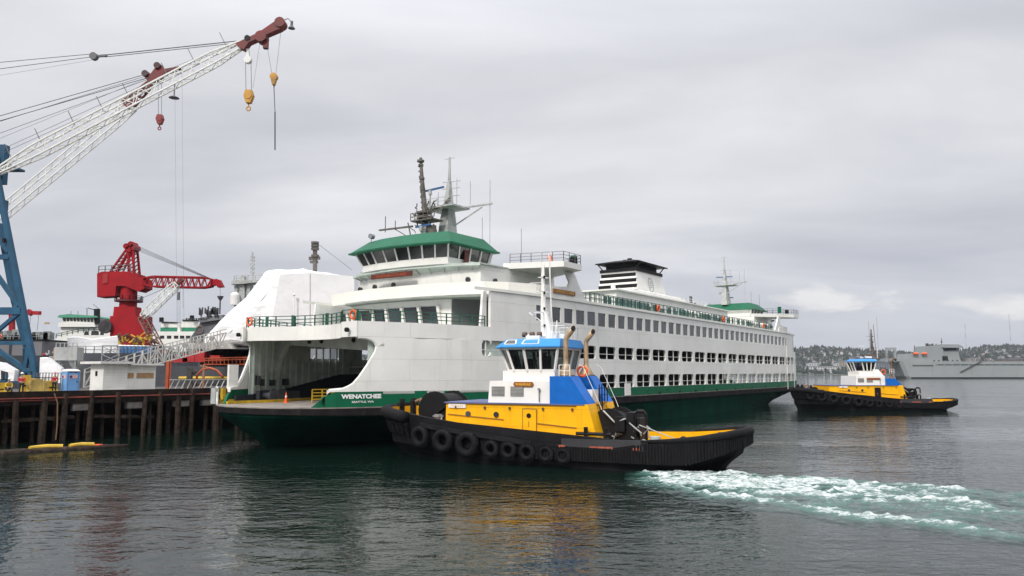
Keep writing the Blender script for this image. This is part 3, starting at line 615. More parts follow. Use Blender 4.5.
    m = MB(); m.plate([(q(t+0.3), v) for t, v in FP_]+[(q(t), -(hw(t)-.3)) for t in (5, 8, 12, 16, 24)]+[(q(t), (hs(t, 1)-.3)) for t in (24, 16, 12, 8, 5)], 10.30, 10.48); m.build('promenade_deck', CEIL, ferry)
    # transverse portal frame inside the mouth
    m = MB(); wf = hw(9)-0.35
    m.prism([(-wf, 3.56), (-wf, 10.28), (wf, 10.28), (wf, 3.56), (wf-0.7, 3.56), (wf-1.2, 7.4), (wf-2.6, 9.3), (2, 8.9), (-wf+3.6, 8.3), (-wf+1.9, 6.9), (-wf+1.4, 3.56)], q(8.6), q(9.2), 'yz')
    m.build('portal_frame', mat('frame_grey', (0.50, 0.55, 0.51), 0.6, var=0.15, scale=0.8), ferry)
    for v in (-4.6, -2.0, 2.6, 4.4): MB().cyl((q(8.45), v, 9.55), 0.22, 0.16, 12, 'x').build('flood_light', BLK, ferry)
    # fairing rail round the open promenade
    m = MB(); m.rail([(q(t+0.12), v*0.985, 10.85) for t, v in FP_], 1.0, 1.5, 3, 0.035)
    for s in (-1, 1): m.rail([(q(t), s*(hs(t, s)-0.15), 10.85) for t in (2.9 if s < 0 else 3.6, 5, 8, 11, 15.6)], 1.0, 1.5, 3, 0.035)
    for v in (-5.8, -1.5, 3.4, 7.4): m.bar((q(5.6), v, 10.5), (q(5.6), v, 12.0), 0.22)
    m.build('promenade_railing', GRL, ferry)
    for t, v in (((3.5, 7.3), (2.9, -7.9)) if not e else ()): MB().torus((t, v, 11.42), 0.36, 0.10, 'x').build('life_ring', ORA, ferry, smooth=True)
    for t, v in ((2.62, 7.6), (2.62, -7.6)): MB().cyl((q(t), v, 10.1), 0.2, -0.25 if not e else 0.25, 10, 'x').build('fairlead', BLK, ferry)
# interior: lining, decks, added blocking casing
for s in (-1, 1):
    ts = [4, 8, 12, 16, 20, 24, 28]+list(range(34, 109, 6))+[LF-t for t in (28, 24, 20, 16, 12, 8, 4)]
    m = MB()
    ops = [(14.6, 17.4), (18.2, 20.4)]
    for a, b in zip(ts, ts[1:]):
        pa, pb = (a, s*(hs(a, s)-0.5)), (b, s*(hs(b, s)-0.5))
        zr = ((4.3, 10.28),)
        if a >= 21 and a < LF-22: zr = ((6.35, 7.9), (9.6, 10.28))
        elif s > 0 and a in (12, 16): zr = ((4.3, 7.6), (9.25, 10.28))
        elif s < 0 and a in (12,): zr = ((4.3, 8.0), (9.52, 10.28))
        for z0, z1 in zr: m.wall([pa, pb], z0, z1, 0.06)
    t = 4.5
    while t < LF-4:
        mid_ = 21 < t < LF-21
        for z0, z1 in (((6.35, 7.9), (9.6, 10.28)) if mid_ else ((3.6, 10.28),)):
            w = hs(t, s)-0.62; m.bar((t, s*w, z0), (t, s*w, z1), 0.16, 0.16, up=(1, 0, 0))
        t += 1.15 if not mid_ else 2.5
    m.wall([(q_, s*(hs(q_, s)-0.62)) for q_ in (5, 12, 20)], 6.2, 6.35, 0.14)
    m.build('car_deck_lining', LINE, ferry)
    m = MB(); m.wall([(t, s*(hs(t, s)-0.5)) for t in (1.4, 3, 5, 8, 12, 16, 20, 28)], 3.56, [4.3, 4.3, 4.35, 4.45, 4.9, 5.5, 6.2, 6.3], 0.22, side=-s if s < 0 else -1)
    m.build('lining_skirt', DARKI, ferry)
m = MB(); m.box(26, 116, -13.2, 13.2, 10.28, 10.48); m.box(22, 120, -13.1, -7.2, 7.0, 7.2); m.box(22, 120, 7.2, 13.1, 7.0, 7.2)
m.box(18, 26, -12.6, 12.6, 10.28, 10.30); m.build('intermediate_decks', CEIL, ferry)
m = MB(); m.box(32, 110, -2.6, 2.6, 3.56, 10.28); m.box(36, 106, -6, 6, 10.48, 14.3); m.build('blocking_casing', DARKI, ferry)  # dark core added so daylight doesn't show through the side openings
m = MB(); m.plate([(t, v) for t, v in BELT if abs(v) < 13.6][::-1]+[(27, -13.4), (115, -13.4)]+[(LF-t, v) for t, v in reversed(BELT) if abs(v) < 13.6][::-1]+[(115, 13.4), (27, 13.4)], 14.2, 14.46); m.build('sun_deck', WDECK, ferry)
# lip under the sun deck edge
m = MB()
for s in (-1, 1): m.wall([(t, s*hw(t)) for t in [14, 18, 22, 28]+list(range(34, 109, 6))+[114, 120, 124, 128]], 14.34, 14.62, 0.14, side=s)
m.build('deck_edge', WB, ferry)
# side name boards, ship's name on the green bulwark
def conform(x, y, t0, z0): t = t0+x; return (t, -(hw(t)+0.012), z0+y)
text_part('ship_name', 'WENATCHEE', 0.38, lambda x, y: conform(x, y, 3.25, 4.45), WHL, ferry, width=3.15, bold=0.05)
text_part('home_port', 'SEATTLE, WA', 0.19, lambda x, y: conform(x, y, 3.35, 3.98), WHL, ferry, width=1.75, bold=0.02)
m = MB(); m.torus((0.55, -(hw(0.55)+0.0), 4.15), 0.30, 0.06, 'y', 16, 6); m.build('mooring_pipe', GR, ferry, smooth=True)
m = MB(); m.cyl((0.55, -(hw(0.55)+0.02), 4.15), 0.27, 0.03, 14, 'y'); m.build('pipe_opening', BLK, ferry)
# board on the front of the lower house
m = MB(); m.bar((16.75, -1.9, 16.95), (16.75, 4.2, 16.95), 0.14, 0.52); fb = m.build('name_board', WOODB, ferry)
text_part('board_letters', 'WENATCHEE', 0.30, lambda x, y: (16.66, 1.15-x, 16.95+y), mat('board_orange', (.42, .09, .02), .5), fb, width=4.6)
m = MB(); m.box(26.0, 30.6, -13.86, -13.75, 14.95, 15.42); fb = m.build('name_board', mat('varnished_board', (0.32, 0.13, 0.03), 0.45, var=0.3, scale=3), ferry)
text_part('board_letters', 'WENATCHEE', 0.28, lambda x, y: (28.3+x, -13.875, 15.19+y), GOLD, fb, width=3.9)
# sun deck railing with green screens
m = MB(); g = MB(); gp = MB()
tsr = [34.5]+list(range(38, 108, 5))+[107.5]
for s in (-1, 1): m.rail([(t, s*13.5, 14.6) for t in tsr], 1.15, 1.25, 2, 0.035, 0.045)
m.build('sun_deck_railing', GRL, ferry)
for a in range(38, 107, 1):
    if random.random() < 0.55: g.box(a+.08, a+.92, -13.50, -13.47, 14.72, 15.62)
g.build('railing_screen', mat('screen_green', (0.03, 0.13, 0.10), 0.35, var=0.4, scale=0.7), ferry)
m = MB(); m.rail([(t, -10.0, 14.46) for t in (33, 52)], 1.9, 1.4, 3, 0.05); m.build('stair_screen', STEEL, ferry)
# deck houses
m = MB(); m.box(54, 101, -7, 7, 14.46, 18.15); m.box(53.4, 101.6, -7.4, 7.4, 18.15, 18.35); m.build('sun_deck_house', W, ferry)
m = MB()
for k in range(15): m.box(64+k*2.6, 65.6+k*2.6, -7.06, -7.0, 15.4, 16.6)
m.build('house_window_band', GLASSL, ferry)
m = MB(); m.loft([[(t, v, z) for t, v in ((a, -b), (c, -b), (c, b), (a, b))] for a, c, b, z in ((60, 86, 5.6, 18.35), (63.5, 83, 5.4, 19.2), (67.0, 81, 4.6, 19.5))]); m.build('funnel_casing', W, ferry)
fun = MB().loft([[(t, v, z) for t, v in ((a, -b), (c, -b), (c, b), (a, b))] for a, c, b, z in ((67.9, 79.6, 3.9, 18.6), (68.6, 78.6, 3.2, 22.4), (68.6, 78.6, 3.2, 22.9))]).build('funnel', W, ferry)
for k in range(4):
    z = 19.2+k*0.95; a = 67.98+ (z-18.6)*0.184; b = 3.9-(z-18.6)*0.184
    MB().box(a-0.10, a+0.5, -b*0.97, b*0.97, z, z+0.58).build('louvre', BLK, fun)
MB().box(68.4, 78.8, -3.35, 3.35, 22.9, 23.4).build('funnel_band', BLK, fun)
m = MB(); m.loft([[(t, v, z) for t, v in ((a, -b), (c, -b), (c, b), (a, b))] for a, c, b, z in ((69.2, 78, 2.6, 23.3), (69.2, 78, 2.6, 24.3), (68.0, 79.6, 4.0, 24.35), (68.0, 79.6, 4.0, 24.5), (70.5, 76.6, 1.6, 25.1))])
for a in (68.8, 78.3):
    for b in (-3, 3): m.bar((a, b, 23.4), (a, b*1.3, 24.4), 0.14)
for k in range(5): m.cyl((71.5+k*1.1, (k % 2)*1.4-.7, 24.9), 0.42, 0.55, 10)
m.build('funnel_cap', BLK, fun)
# round emblem on the funnel side: a seated wave ring
m = MB()
def fs_(t, z): return (t, -(3.9-(z-18.6)*0.184)-0.03, z)
for k in range(20):
    a0, a1 = 2*math.pi*k/20, 2*math.pi*(k+1)/20
    m.add([fs_(73.6+1.05*math.cos(a), 21+1.25*math.sin(a)) for a in (a0, a1)]+[fs_(73.6+0.85*math.cos(a), 21+1.02*math.sin(a)) for a in (a1, a0)], [(0, 1, 2, 3)])
for k in range(4): m.add([fs_(73.0+x, 20.45+k*0.32+z) for x, z in ((0, 0), (1.2, 0.05), (1.2, 0.17), (0, 0.12))], [(0, 1, 2, 3)])
m.build('emblem', mat('emblem_grey', (0.36, 0.40, 0.38), 0.6), fun, recalc=False)
# life rafts in pairs, rings
for t in (66.0, 68.2, 72.6, 74.8, 97.0, 99.4, 104.0, 106.2):
    m = MB(); m.tube([(t-.85, -12.7, 15.45), (t-.75, -12.7, 15.45), (t+.75, -12.7, 15.45), (t+.85, -12.7, 15.45)], [0.25, 0.45, 0.45, 0.25], 12); m.bar((t-.5, -12.7, 14.46), (t-.5, -12.7, 15.1), 0.12); m.bar((t+.5, -12.7, 14.46), (t+.5, -12.7, 15.1), 0.12)
    m.build('life_raft', TW, ferry, smooth=False)
for t in (53.5, 79.5, 101.5): MB().torus((t, -13.66, 15.2), 0.36, 0.11, 'y').build('life_ring', ORA, ferry, smooth=True)
m = MB(); m.cyl((92, -3, 18.3), 1.1, 1.0, 12); m.bar((92, -3, 18.4), (92, -3, 20.6), 0.16); m.bar((92.8, -3, 18.4), (92.8, -3, 20.6), 0.16); m.bar((92, -3, 20.6), (92.8, -3, 20.6), 0.12); m.build('vent_stack', BLK, ferry)
m = MB()
for t in (57, 61, 66, 70, 76, 82, 86, 97, 101):
    m.cyl((t, -5+(t % 3), 18.3), 0.35, 0.8+(t % 4)*.15, 8)
m.rail([(60, -6.8, 18.35), (90, -6.8, 18.35)], 0.8, 2.0, 2, 0.03)
m.build('roof_vents', W, ferry)
# near-end deck gear: bollards, winches, rails, curbs
m = MB()
for (t, v) in ((6.2, 7.6), (8.0, 8.6)):
    m.cyl((t, v-.9, 4.1), 0.36, 1.8, 12, 'y'); m.box(t-.5, t+.5, v-1.0, v-.85, 3.56, 4.7); m.box(t-.5, t+.5, v+.85, v+1.0, 3.56, 4.7); m.cyl((t-1.2, v, 3.56), 0.22, 1.1, 8)
m.box(9.4, 11.0, 8.6, 9.6, 3.56, 4.5); m.build('mooring_winch', mat('winch_dark', (0.06, 0.065, 0.075), 0.6, var=0.3), ferry)
m = MB()
for (t, z, w_, h_) in ((5.0, 5.2, .3, .9), (5.7, 5.1, .3, .7), (7.6, 5.1, .4, .6), (9.9, 5.1, .5, .7)): m.box(t, t+w_, hs(t, 1)-1.1, hs(t, 1)-0.6, z, z+h_)
m.build('control_panels', mat('panel_dark', (0.03, 0.035, 0.035), 0.6), ferry)
m = MB(); crv = [(0.0, 5.2), (2.2, 5.6), (4.6, 5.4), (7, 5.6), (11, 7.0), (16, 8.6), (22, 9.6), (30, 10.0)]
m.wall(crv, 3.56, 3.82, 0.22); m.box(0.4, 1.2, 6.0, 7.2, 3.56, 3.95); m.box(0.2, 0.5, 6.3, 6.7, 3.95, 5.0); m.build('yellow_curb', YLW, ferry)
m = MB(); m.rail([(7.0, 1.9, 3.56), (13.5, -.6, 3.56)], 1.25, 1.0, 4, 0.045, 0.05); m.build('yellow_barrier', YLW, ferry)
m = MB(); m.box(13.7, 14.3, -1.3, -.7, 3.56, 5.4); m.build('fire_station', mat('fire_pink', (0.35, 0.04, 0.09), 0.6), ferry)
m = MB(); m.box(-0.2, 0.2, 6.9, 7.6, 3.56, 5.0); m.bar((-0.6, 6.0, 3.5), (0.3, 7.4, 5.1), 0.18); m.build('apron_gear', GREYP, ferry)
m = MB(); m.box(1.2, 2.2, hs(1.5, 1)+.02, hs(1.5, 1)+.3, 4.9, 7.2); m.build('side_locker', W, ferry)
# white access panel on the green side, overboard marks, name posts
MB().box(42.7, 44.2, -13.84, -13.72, 3.6, 5.1).build('hull_panel', TW, ferry)
m = MB()
for t in (44, 53, 60, 66, 75, 84, 93, 101, 110): m.box(t, t+.5, -13.76, -13.7, 3.62, 3.85)
m.build('scupper', BLK, ferry)
m = MB()
for t in (25.5, 33, 49.5, 56, 69.5, 88): m.torus((t, -13.7, 4.15), 0.22, 0.05, 'y', 12, 5)
m.build('side_fairlead', GR, ferry)
for t in (117, 124.5): MB().bar((t, -(hw(t)+.05), 3.0), (t, -(hw(t)+.05), 14.3), 0.10).build('drain_pipe', W, ferry)
# guy wire from the pilot house to the passenger deck edge
MB().tube([at(313+2, 243, 90)-Vector((0, 0, 0)), at(386, 299, 80)], 0.03, 4)
# traffic cone on the car deck
cone = empty('traffic_cone', ferry.matrix_world @ Vector((0, 0, 0)))
cw = Matrix.Translation(FO) @ Matrix.Rotation(FRZ, 4, 'Z')
cone.location = cw @ Vector((5.0, 3.3, 3.565)); tag(cone, 'orange traffic cone standing on the open car deck of the ferry', 'traffic cone')
m = MB(); m.box(-.24, .24, -.24, .24, 0, 0.05); m.cyl((0, 0, 0.05), 0.17, 0.95, 12, r2=0.035); m.build('cone_body', ORA, cone)
m = MB(); m.cyl((0, 0, 0.55), 0.100, 0.14, 12, r2=0.082); m.build('reflective_band', WHL, cone)

# ------------------------------------------------------------------ tugs
THW = [(0.1, 0), (0.22, 0.9), (0.6, 1.8), (1.3, 2.7), (2.3, 3.3), (3.6, 3.8), (5.3, 4.2), (8, 4.4), (20.5, 4.4), (23.5, 4.2), (25.3, 3.8), (26.8, 2.9), (27.6, 1.6), (27.9, 0)]
TWL = [(0.6, 0.05), (1.7, 0.8), (3, 2.0), (6, 3.3), (9, 4.0), (20, 4.2), (23, 3.7), (25.0, 2.8), (26.0, 1.4), (26.3, 0.1)]
TZ = [(0, 3.75), (1, 3.7), (3, 3.45), (5, 3.2), (7, 2.98), (10, 2.6), (12.5, 2.3), (15, 2.1), (18, 2.0), (22, 2.02), (24.5, 2.15), (26.3, 2.38), (28, 2.62)]
def tz(s): return interp(TZ, s)
ZV = [0]
def bevel(m, n, c, extra=0.0, skip=0):
    for i in range(len(m.v)-n-skip, len(m.v)-skip):
        x, y, z = m.v[i]; dx, dy, dz = x-c[0], y-c[1], z-c[2]; k = -0.9*(dx*0.55-dz*0.2) + 0.85*dy+.12+extra
        m.v[i] = (x+.62*k, y, z+.78*k)
def make_tug(name, loc, rz, label, variant):
    T = empty(name, loc, rz); tag(T, label, 'tugboat', 'yellow, blue and black harbour tugs')
    near = [(s, -w) for s, w in THW]; far = [(s, w) for s, w in reversed(THW)][1:-1]; ring = near+far
    def wl(s, v, f):
        fr = (s-0.1)/27.8; sw = 0.6+fr*25.7; w = interp(TWL, sw)*(1 if v >= 0 else -1); return (s+(sw-s)*f, v+(w-v)*f)
    rings = []
    for f_, dz, z in ((0, 0, None), (0.05, -0.55, None), (0.25, 0, 1.1), (0.75, 0, 0.45), (1, 0, 0.0), (1.05, 0, -1.5)):
        rg = []
        for s, v in ring:
            p = wl(s, v, f_); zz = (tz(s)+dz) if z is None else z; rg.append((p[0], p[1], zz))
        rings.append(rg)
    MB().loft(rings, caps=False).build('hull', THULL, T, smooth=False)
    # inner bulwark and deck
    inn = [(s*0.985+0.2, v*0.955) for s, v in ring]
    m = MB(); m.loft([[(p[0], p[1], tz(s)-0.02) for (s, v), p in zip(ring, inn)], [(p[0], p[1], tz(s)-0.95) for (s, v), p in zip(ring, inn)]], caps=False); m.build('inner_bulwark', YEL, T)
    m = MB(); m.loft([[(s, v, tz(s)) for s, v in ring], [(p[0], p[1], tz(s)+.003) for (s, v), p in zip(ring, inn)]], caps=False); m.build('gunwale', THULL, T)
    dk = [(s, w) for s, w in THW]; m = MB()
    m.loft([[(s*0.985+.2, -w*.955, tz(s)-0.93), (s*0.985+.2, w*.955, tz(s)-0.93)] for s, w in dk], caps=False, closed=False); m.build('deck', mat('tug_deck_red', (0.16, 0.05, 0.04), 0.7, var=0.3), T)
    # fenders: big bow roll, side belt, ribbed stern
    m = MB(); bw = [(s, -w) for s, w in reversed(THW) if s < 4.9]+[(s, w) for s, w in THW[1:] if s < 4.9]
    pts = []
    for (a, b), (c, d) in zip(bw, bw[1:]): pts += [(a, b), ((a+c)/2, (b+d)/2)]
    pts.append(bw[-1])
    m.tube([(s-0.28*max(0, 1-s/4), v*1.07, tz(s)-0.30) for s, v in pts], 0.45, 10); m.build('bow_fender', RUBB, T, smooth=True)
    m = MB()
    for k, dz in enumerate((0.85, 1.25, 1.65)):
        m.tube([(s-0.12*max(0, 1-s/4)+0.12*k, v*(1.03-.05*k), tz(s)-dz) for s, v in pts], 0.22, 6)
    for k in range(26):
        a = k/25; i = a*(len(pts)-1); i0 = min(int(i), len(pts)-2); f = i-i0; s = pts[i0][0]*(1-f)+pts[i0+1][0]*f; v = pts[i0][1]*(1-f)+pts[i0+1][1]*f
        m.bar((s-0.3*max(0, 1-s/4), v*1.1, tz(s)-0.75), (s+.05, v*1.0, tz(s)-1.75), 0.16)
    m.build('bow_pad', RUBB, T)
    sp = [(14, 4.42), (17, 4.45), (19.5, 4.45), (21.5, 4.4), (23.5, 4.2), (25.3, 3.85), (26.8, 2.95), (27.7, 1.6), (28.0, 0)]
    full = [(s, -w) for s, w in sp]+[(s, w) for s, w in reversed(sp[:-1])]
    m = MB(); out_ = [(s+(0.12 if s > 26 else 0), v*1.035) for s, v in full]
    zt = [tz(s)-0.12-0.42*max(0, min(1, (21.8-s)/1.5)) for s, v in full]; zb = [0.55+1.15*max(0, (s-24.6)/3.4) for s, v in full]
    m.wall(out_, zb, zt, 0.34, side=1)
    dens = []
    for (a, b), (c, d) in zip(out_, out_[1:]):
        n_ = max(1, int(math.hypot(c-a, d-b)/0.20))
        for k in range(n_): dens.append((a+(c-a)*k/n_, b+(d-b)*k/n_, math.atan2(d-b, c-a)))
    for s, v, a in dens:
        z1 = tz(s)-0.14-0.42*max(0, min(1, (21.8-s)/1.5)); z0 = 0.55+1.15*max(0, (s-24.6)/3.4); nx, ny = math.sin(a), -math.cos(a)
        m.bar((s+nx*.03, v+ny*.03, z0+.02), (s+nx*.03, v+ny*.03, z1-.02), 0.12, 0.10, up=(nx, ny, 0))
    m.build('stern_fender', RUBB, T)
    m = MB(); m.tube([(s+0.1, v*1.02, tz(s)-0.02) for s, v in [(22.0, -4.3), (23.5, -4.2), (25.3, -3.8), (26.8, -2.9), (27.6, -1.6), (27.9, 0), (27.6, 1.6), (26.8, 2.9), (25.3, 3.8), (23.5, 4.2)]], [0.12, .16, .22, .28, .30, .30, .30, .28, .22, .16], 8); m.build('stern_roll', RUBB, T, smooth=True)
    m = MB(); m.wall([(5, -4.3), (8, -4.48), (14, -4.48)], [tz(5)-.75, tz(8)-.75, tz(14)-.75], [tz(5)-.45, tz(8)-.45, tz(14)-.45], 0.16, side=-1); m.build('belting', THULL, T)
    # tyres along the near side (and far side)
    ty = [(5.0, 1.75, .82), (7.05, 1.55, .86), (9.05, 1.36, .94), (10.95, 1.12, .62), (12.3, 1.08, .62), (13.7, 1.0, .62), (15.1, 0.95, .58), (16.35, 0.88, .56)]
    if variant: ty = [(1.6, 2.6, .8), (3.2, 2.35, .8), (5.0, 2.1, .82), (7.0, 1.8, .84), (9.0, 1.55, .82), (10.9, 1.3, .66), (12.5, 1.2, .62), (14.2, 1.1, .6), (15.8, 1.0, .6)]
    for sd in (-1, 1):
        for s, z, r in ty:
            w = interp(THW, s); a = math.atan2(interp(THW, s+.5)-interp(THW, s-.5), 1.0)
            m = MB(); m.torus((0, 0, 0), r*0.70, r*0.30, 'y', 20, 9)
            o = m.build('tyre_fender', RUBB, T, smooth=True); o.location = (s, sd*(w+0.24), z); o.rotation_euler = (0, 0, a*(1 if sd > 0 else -1))
            m = MB()
            for k in range(28):
                g = 2*math.pi*k/28; m.bar((math.cos(g)*r*.98, -.16, math.sin(g)*r*.98), (math.cos(g)*r*.98, .16, math.sin(g)*r*.98), 0.07, 0.05, up=(math.cos(g), 0, math.sin(g)))
            m.build('tread', RUBB, o)
    # main deck house, yellow with plan following sheer
    hw_ = [(6.4, 3.0), (18.0, 3.1)]
    def hz(s): return tz(s)-0.95
    m = MB(); sec = []
    for s in ((6.4, 8, 10, 12, 14, 16, 17.6) if not variant else (4.9, 6.4, 8, 10, 12, 14, 16, 17.0)):
        b = 3.05; tp = 4.18; x = s
        sec.append([(x, -b, hz(s)), (x, b, hz(s)), (x, b-.08, tp), (x, -b+.08, tp)])
    m.loft(sec); (m.prism([(17.6, 4.18), (18.15, hz(18)), (17.6, hz(17.6))], -3.05, 3.05) if not variant else None)
    m.build('deckhouse', YEL, T)
    m = MB(); m.box(6.3 if not variant else 4.85, 17.4 if not variant else 16.9, -3.12, 3.12, 4.18, 4.27); m.build('boat_deck', mat('boat_deck_blue', (0.10, 0.12, 0.25), 0.6), T)
    m = MB()
    for s0, s1, z in ((6.6, 11.2, 3.25), (13.8, 17.7, 2.75)): m.bar((s0, -3.06, z+.12), (s1, -3.06, z-.18), 0.05, 0.06)
    m.build('rubbing_strake', mat('strake_brown', (0.3, 0.15, 0.02), 0.6), T)
    for s in (8.3, 10.6): 
        m = MB(); m.cyl((s, -3.11, 3.42), 0.2, 0.10, 14, 'y'); m.build('porthole', GLASSL if s < 9 else GLASS, T)
    m = MB(); m.box(12.75, 13.75, -3.09, -3.0, 2.1, 3.85); d = m.build('door', YEL if not variant else BLK, T)
    m = MB(); m.cyl((13.2, -3.13, 3.4), 0.17, 0.05, 12, 'y'); m.build('door_porthole', BLK, d)
    m = MB(); 
    for a_, b_ in (((12.72, 2.1), (12.72, 3.88)), ((13.78, 2.1), (13.78, 3.88)), ((12.72, 3.88), (13.78, 3.88))): m.bar((a_[0], -3.085, a_[1]), (b_[0], -3.085, b_[1]), 0.05)
    m.bar((13.2, -3.1, 2.6), (13.2, -3.1, 3.0), 0.05); m.build('door_frame', mat('strake_brown', (0.3, 0.15, 0.02)), d)
    m = MB(); m.box(6.65, 8.1, -3.08, -3.0, 3.84, 4.12); pl = m.build('hull_name_plate', TW, T)
    if not variant: text_part('plate_letters', 'TITAN', 0.16, lambda x, y: (7.35+x, -3.09, 3.98+y), GOLD, pl, width=1.0)
    # level two
    f2 = 9.8 if not variant else 9.7
    m = MB(); m.loft([[(x, -b, z), (c, -b, z), (c, b, z), (x, b, z)] for x, c, b, z in ((f2, 14.8, 2.75, 4.27), (f2+.1, 14.8, 2.7, 5.85))])
    if variant: m.loft([[(x, -b, z), (c, -b, z), (c, b, z), (x, b, z)] for x, c, b, z in ((13.1, 14.8, 2.4, 5.85), (13.1, 14.0, 2.2, 6.95))])
    m.build('upper_house', TW, T)
    for s in (9.98, 11.5):
        m = MB(); m.box(s+.12, s+1.15, -2.78, -2.70, 4.75, 5.45); v = m.build('side_vent', mat('louvre_grey', (0.20, 0.185, 0.17), 0.6), T)
        m = MB(); 
        for k in range(7): m.bar((s+.14, -2.79, 4.8+k*.1), (s+1.13, -2.79, 4.8+k*.1), 0.03)
        m.build('vent_slat', GREYP, v)
    m = MB(); m.tube([(13.9, -2.82, 4.4), (13.9, -2.82, 5.2)], 0.05, 6); m.cyl((13.9, -2.9, 5.2), 0.1, .15, 8); m.build('deck_pipe', STEEL, T)
    m = MB(); bo = ((11.85, 13.45) if not variant else (11.6, 14.0)); zb_ = 5.62 if not variant else 5.35
    m.prism([(bo[0]+.1, zb_-.17), (bo[1]-.1, zb_-.17), (bo[1], zb_), (bo[1]-.1, zb_+.17), (bo[0]+.1, zb_+.17), (bo[0], zb_)], -2.82, -2.74); nb = m.build('name_board', mat('tug_board', (0.30, 0.09, 0.02), 0.5, var=0.2), T)
    if not variant: text_part('board_letters', 'WAHKIAK', 0.2, lambda x, y: (12.65+x, -2.832, zb_+y), GOLD, nb, width=1.25, bold=0.02)
    # wheelhouse
    a0, a1, b0 = (10.8, 14.9, 2.3) if not variant else (10.75, 13.3, 2.0)
    m = MB(); m.box(a0, a1, -b0, b0, 5.85, 6.6)
    cb = [(a0, -b0+1.1), (a0+.9, -b0), (a1, -b0), (a1, b0), (a0+.9, b0), (a0, b0-1.1)]
    ct = [(a0-.62, -b0+.85), (a0+.40, -b0-.3), (a1+.35, -b0-.25), (a1+.35, b0+.25), (a0+.40, b0+.3), (a0-.62, b0-.85)]
    gl = []
    for i in range(6):
        n_ = {0: 1, 1: 3, 2: 3, 3: 3, 4: 1, 5: 2}[i]; j = (i+1) % 6
        for k in range(n_):
            l2 = lambda A, B, k_: (A[0]+(B[0]-A[0])*k_, A[1]+(B[1]-A[1])*k_)
            p0, p1, q0, q1 = l2(cb[i], cb[j], k/n_), l2(cb[i], cb[j], (k+1)/n_), l2(ct[i], ct[j], k/n_), l2(ct[i], ct[j], (k+1)/n_)
            m.bar((*p0, 6.55), (*q0, 8.3), 0.15); gl.append((p0, p1, q0, q1))
    m.loft([[(*p, 6.55) for p in cb], [(p[0]+(q[0]-p[0])*.08, p[1]+(q[1]-p[1])*.08, 6.70) for p, q in zip(cb, ct)]])
    m.loft([[(p[0]+(q[0]-p[0])*.93, p[1]+(q[1]-p[1])*.93, 8.14) for p, q in zip(cb, ct)], [(*q, 8.3) for q in ct]])
    m.build('wheelhouse', TW, T)
    for p0, p1, q0, q1 in gl:
        m = MB(); c = ((a0+a1)/2, 0); sh = lambda p: (p[0]+(c[0]-p[0])*.02, p[1]*.98)
        m.add([(*sh(p0), 6.6), (*sh(p1), 6.6), (*sh(q1), 8.2), (*sh(q0), 8.2)], [(0, 1, 2, 3)]); m.build('wheelhouse_window', GLW, T, recalc=False)
    m = MB(); m.box(11.6, 12.2, -.5, .5, 6.6, 7.5); m.box(12.9, 13.6, -.4, .4, 6.6, 7.7); m.cyl((12.0, .8, 6.6), .1, 1.3, 6); m.cyl((13.6, -.9, 6.6), .25, .9, 8); m.build('helm_console', BLK, T)
    ov = 1.0-.3*variant
    rl = [(a0-ov, -b0+.8), (a0+.2, -b0-.62), (a1+.6*ov, -b0-.55), (a1+.6*ov, b0+.55), (a0+.2, b0+.62), (a0-ov, b0-.8)]
    rt = [(a0-.05, -b0+.7), (a0+.4, -b0+.1), (a1+.45, -b0), (a1+.45, b0), (a0+.4, b0-.1), (a0-.05, b0-.7)]
    hz_ = 8.92 if not variant else 8.72
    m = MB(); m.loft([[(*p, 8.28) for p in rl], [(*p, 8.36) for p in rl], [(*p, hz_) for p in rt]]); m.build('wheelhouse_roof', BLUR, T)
    if not variant:
        for s0, s1 in ((11.0, 12.0), (12.4, 13.8)):
            m = MB(); fz = lambda s, k: (s, -2.92+.72*k+0.0, 8.36+.56*k+.015)
            m.add([fz(s0+.1, .3), fz(s1, .3), fz(s1-.1, .85), fz(s0+.2, .85)], [(0, 1, 2, 3)]); w_ = m.build('roof_window', GLASSL, T, recalc=False)
            m = MB(); cs = [fz(s0+.1, .3), fz(s1, .3), fz(s1-.1, .85), fz(s0+.2, .85)]
            for i in range(4): m.bar(cs[i], cs[(i+1) % 4], 0.09, 0.06)
            m.build('roof_window_frame', TW, w_)
    # stack casings (blue over yellow) port and starboard with exhausts
    for sd in (-1, 1):
        y0, y1 = (sd*1.25, sd*3.08); y0, y1 = min(y0, y1), max(y0, y1)
        tpz = 6.2 if not variant else 5.4
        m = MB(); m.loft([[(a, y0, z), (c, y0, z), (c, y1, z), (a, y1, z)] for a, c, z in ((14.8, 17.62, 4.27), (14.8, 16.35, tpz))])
        m.build('stack_casing', BLU, T)
        m = MB(); m.loft([[(a, y0-.01, z), (c, y0-.01, z), (c, y1+.01, z), (a, y1+.01, z)] for a, c, z in ((16.8, 18.5, hz(18)), (16.8, 17.62, 4.27))]); m.build('casing_base', YEL, T)
        if variant and sd > 0: continue
        y = sd*2.3; cz = tpz; x = 15.75+.5*variant
        m = MB(); m.tube([(x, y, cz), (x, y, cz+.12), (x, y, cz+.75), (x, y, cz+1.0), (x, y, 8.75), (x+.06, y, 8.95), (x+.26, y, 9.2), (x+.50, y, 9.5)], [.62, .60, .22, .18, .18, .18, .20, .21], 14); bevel(m, 14, (x+.50, y, 9.5)); ex = m.build('exhaust_pipe', BRZ, T, smooth=True)
        if variant: ex.data.materials[0] = mat('exhaust_brown', (.20, .11, .06), .6, var=.3); ex.scale = (1, 1, .93)
        m = MB(); m.tube([(x+.46, y, 9.45), (x+.50, y, 9.5)], .165, 12); bevel(m, 12, (x+.50, y, 9.5), .02); bevel(m, 12, (x+.50, y, 9.5), .02, 12); m.build('exhaust_mouth', BLK, ex)
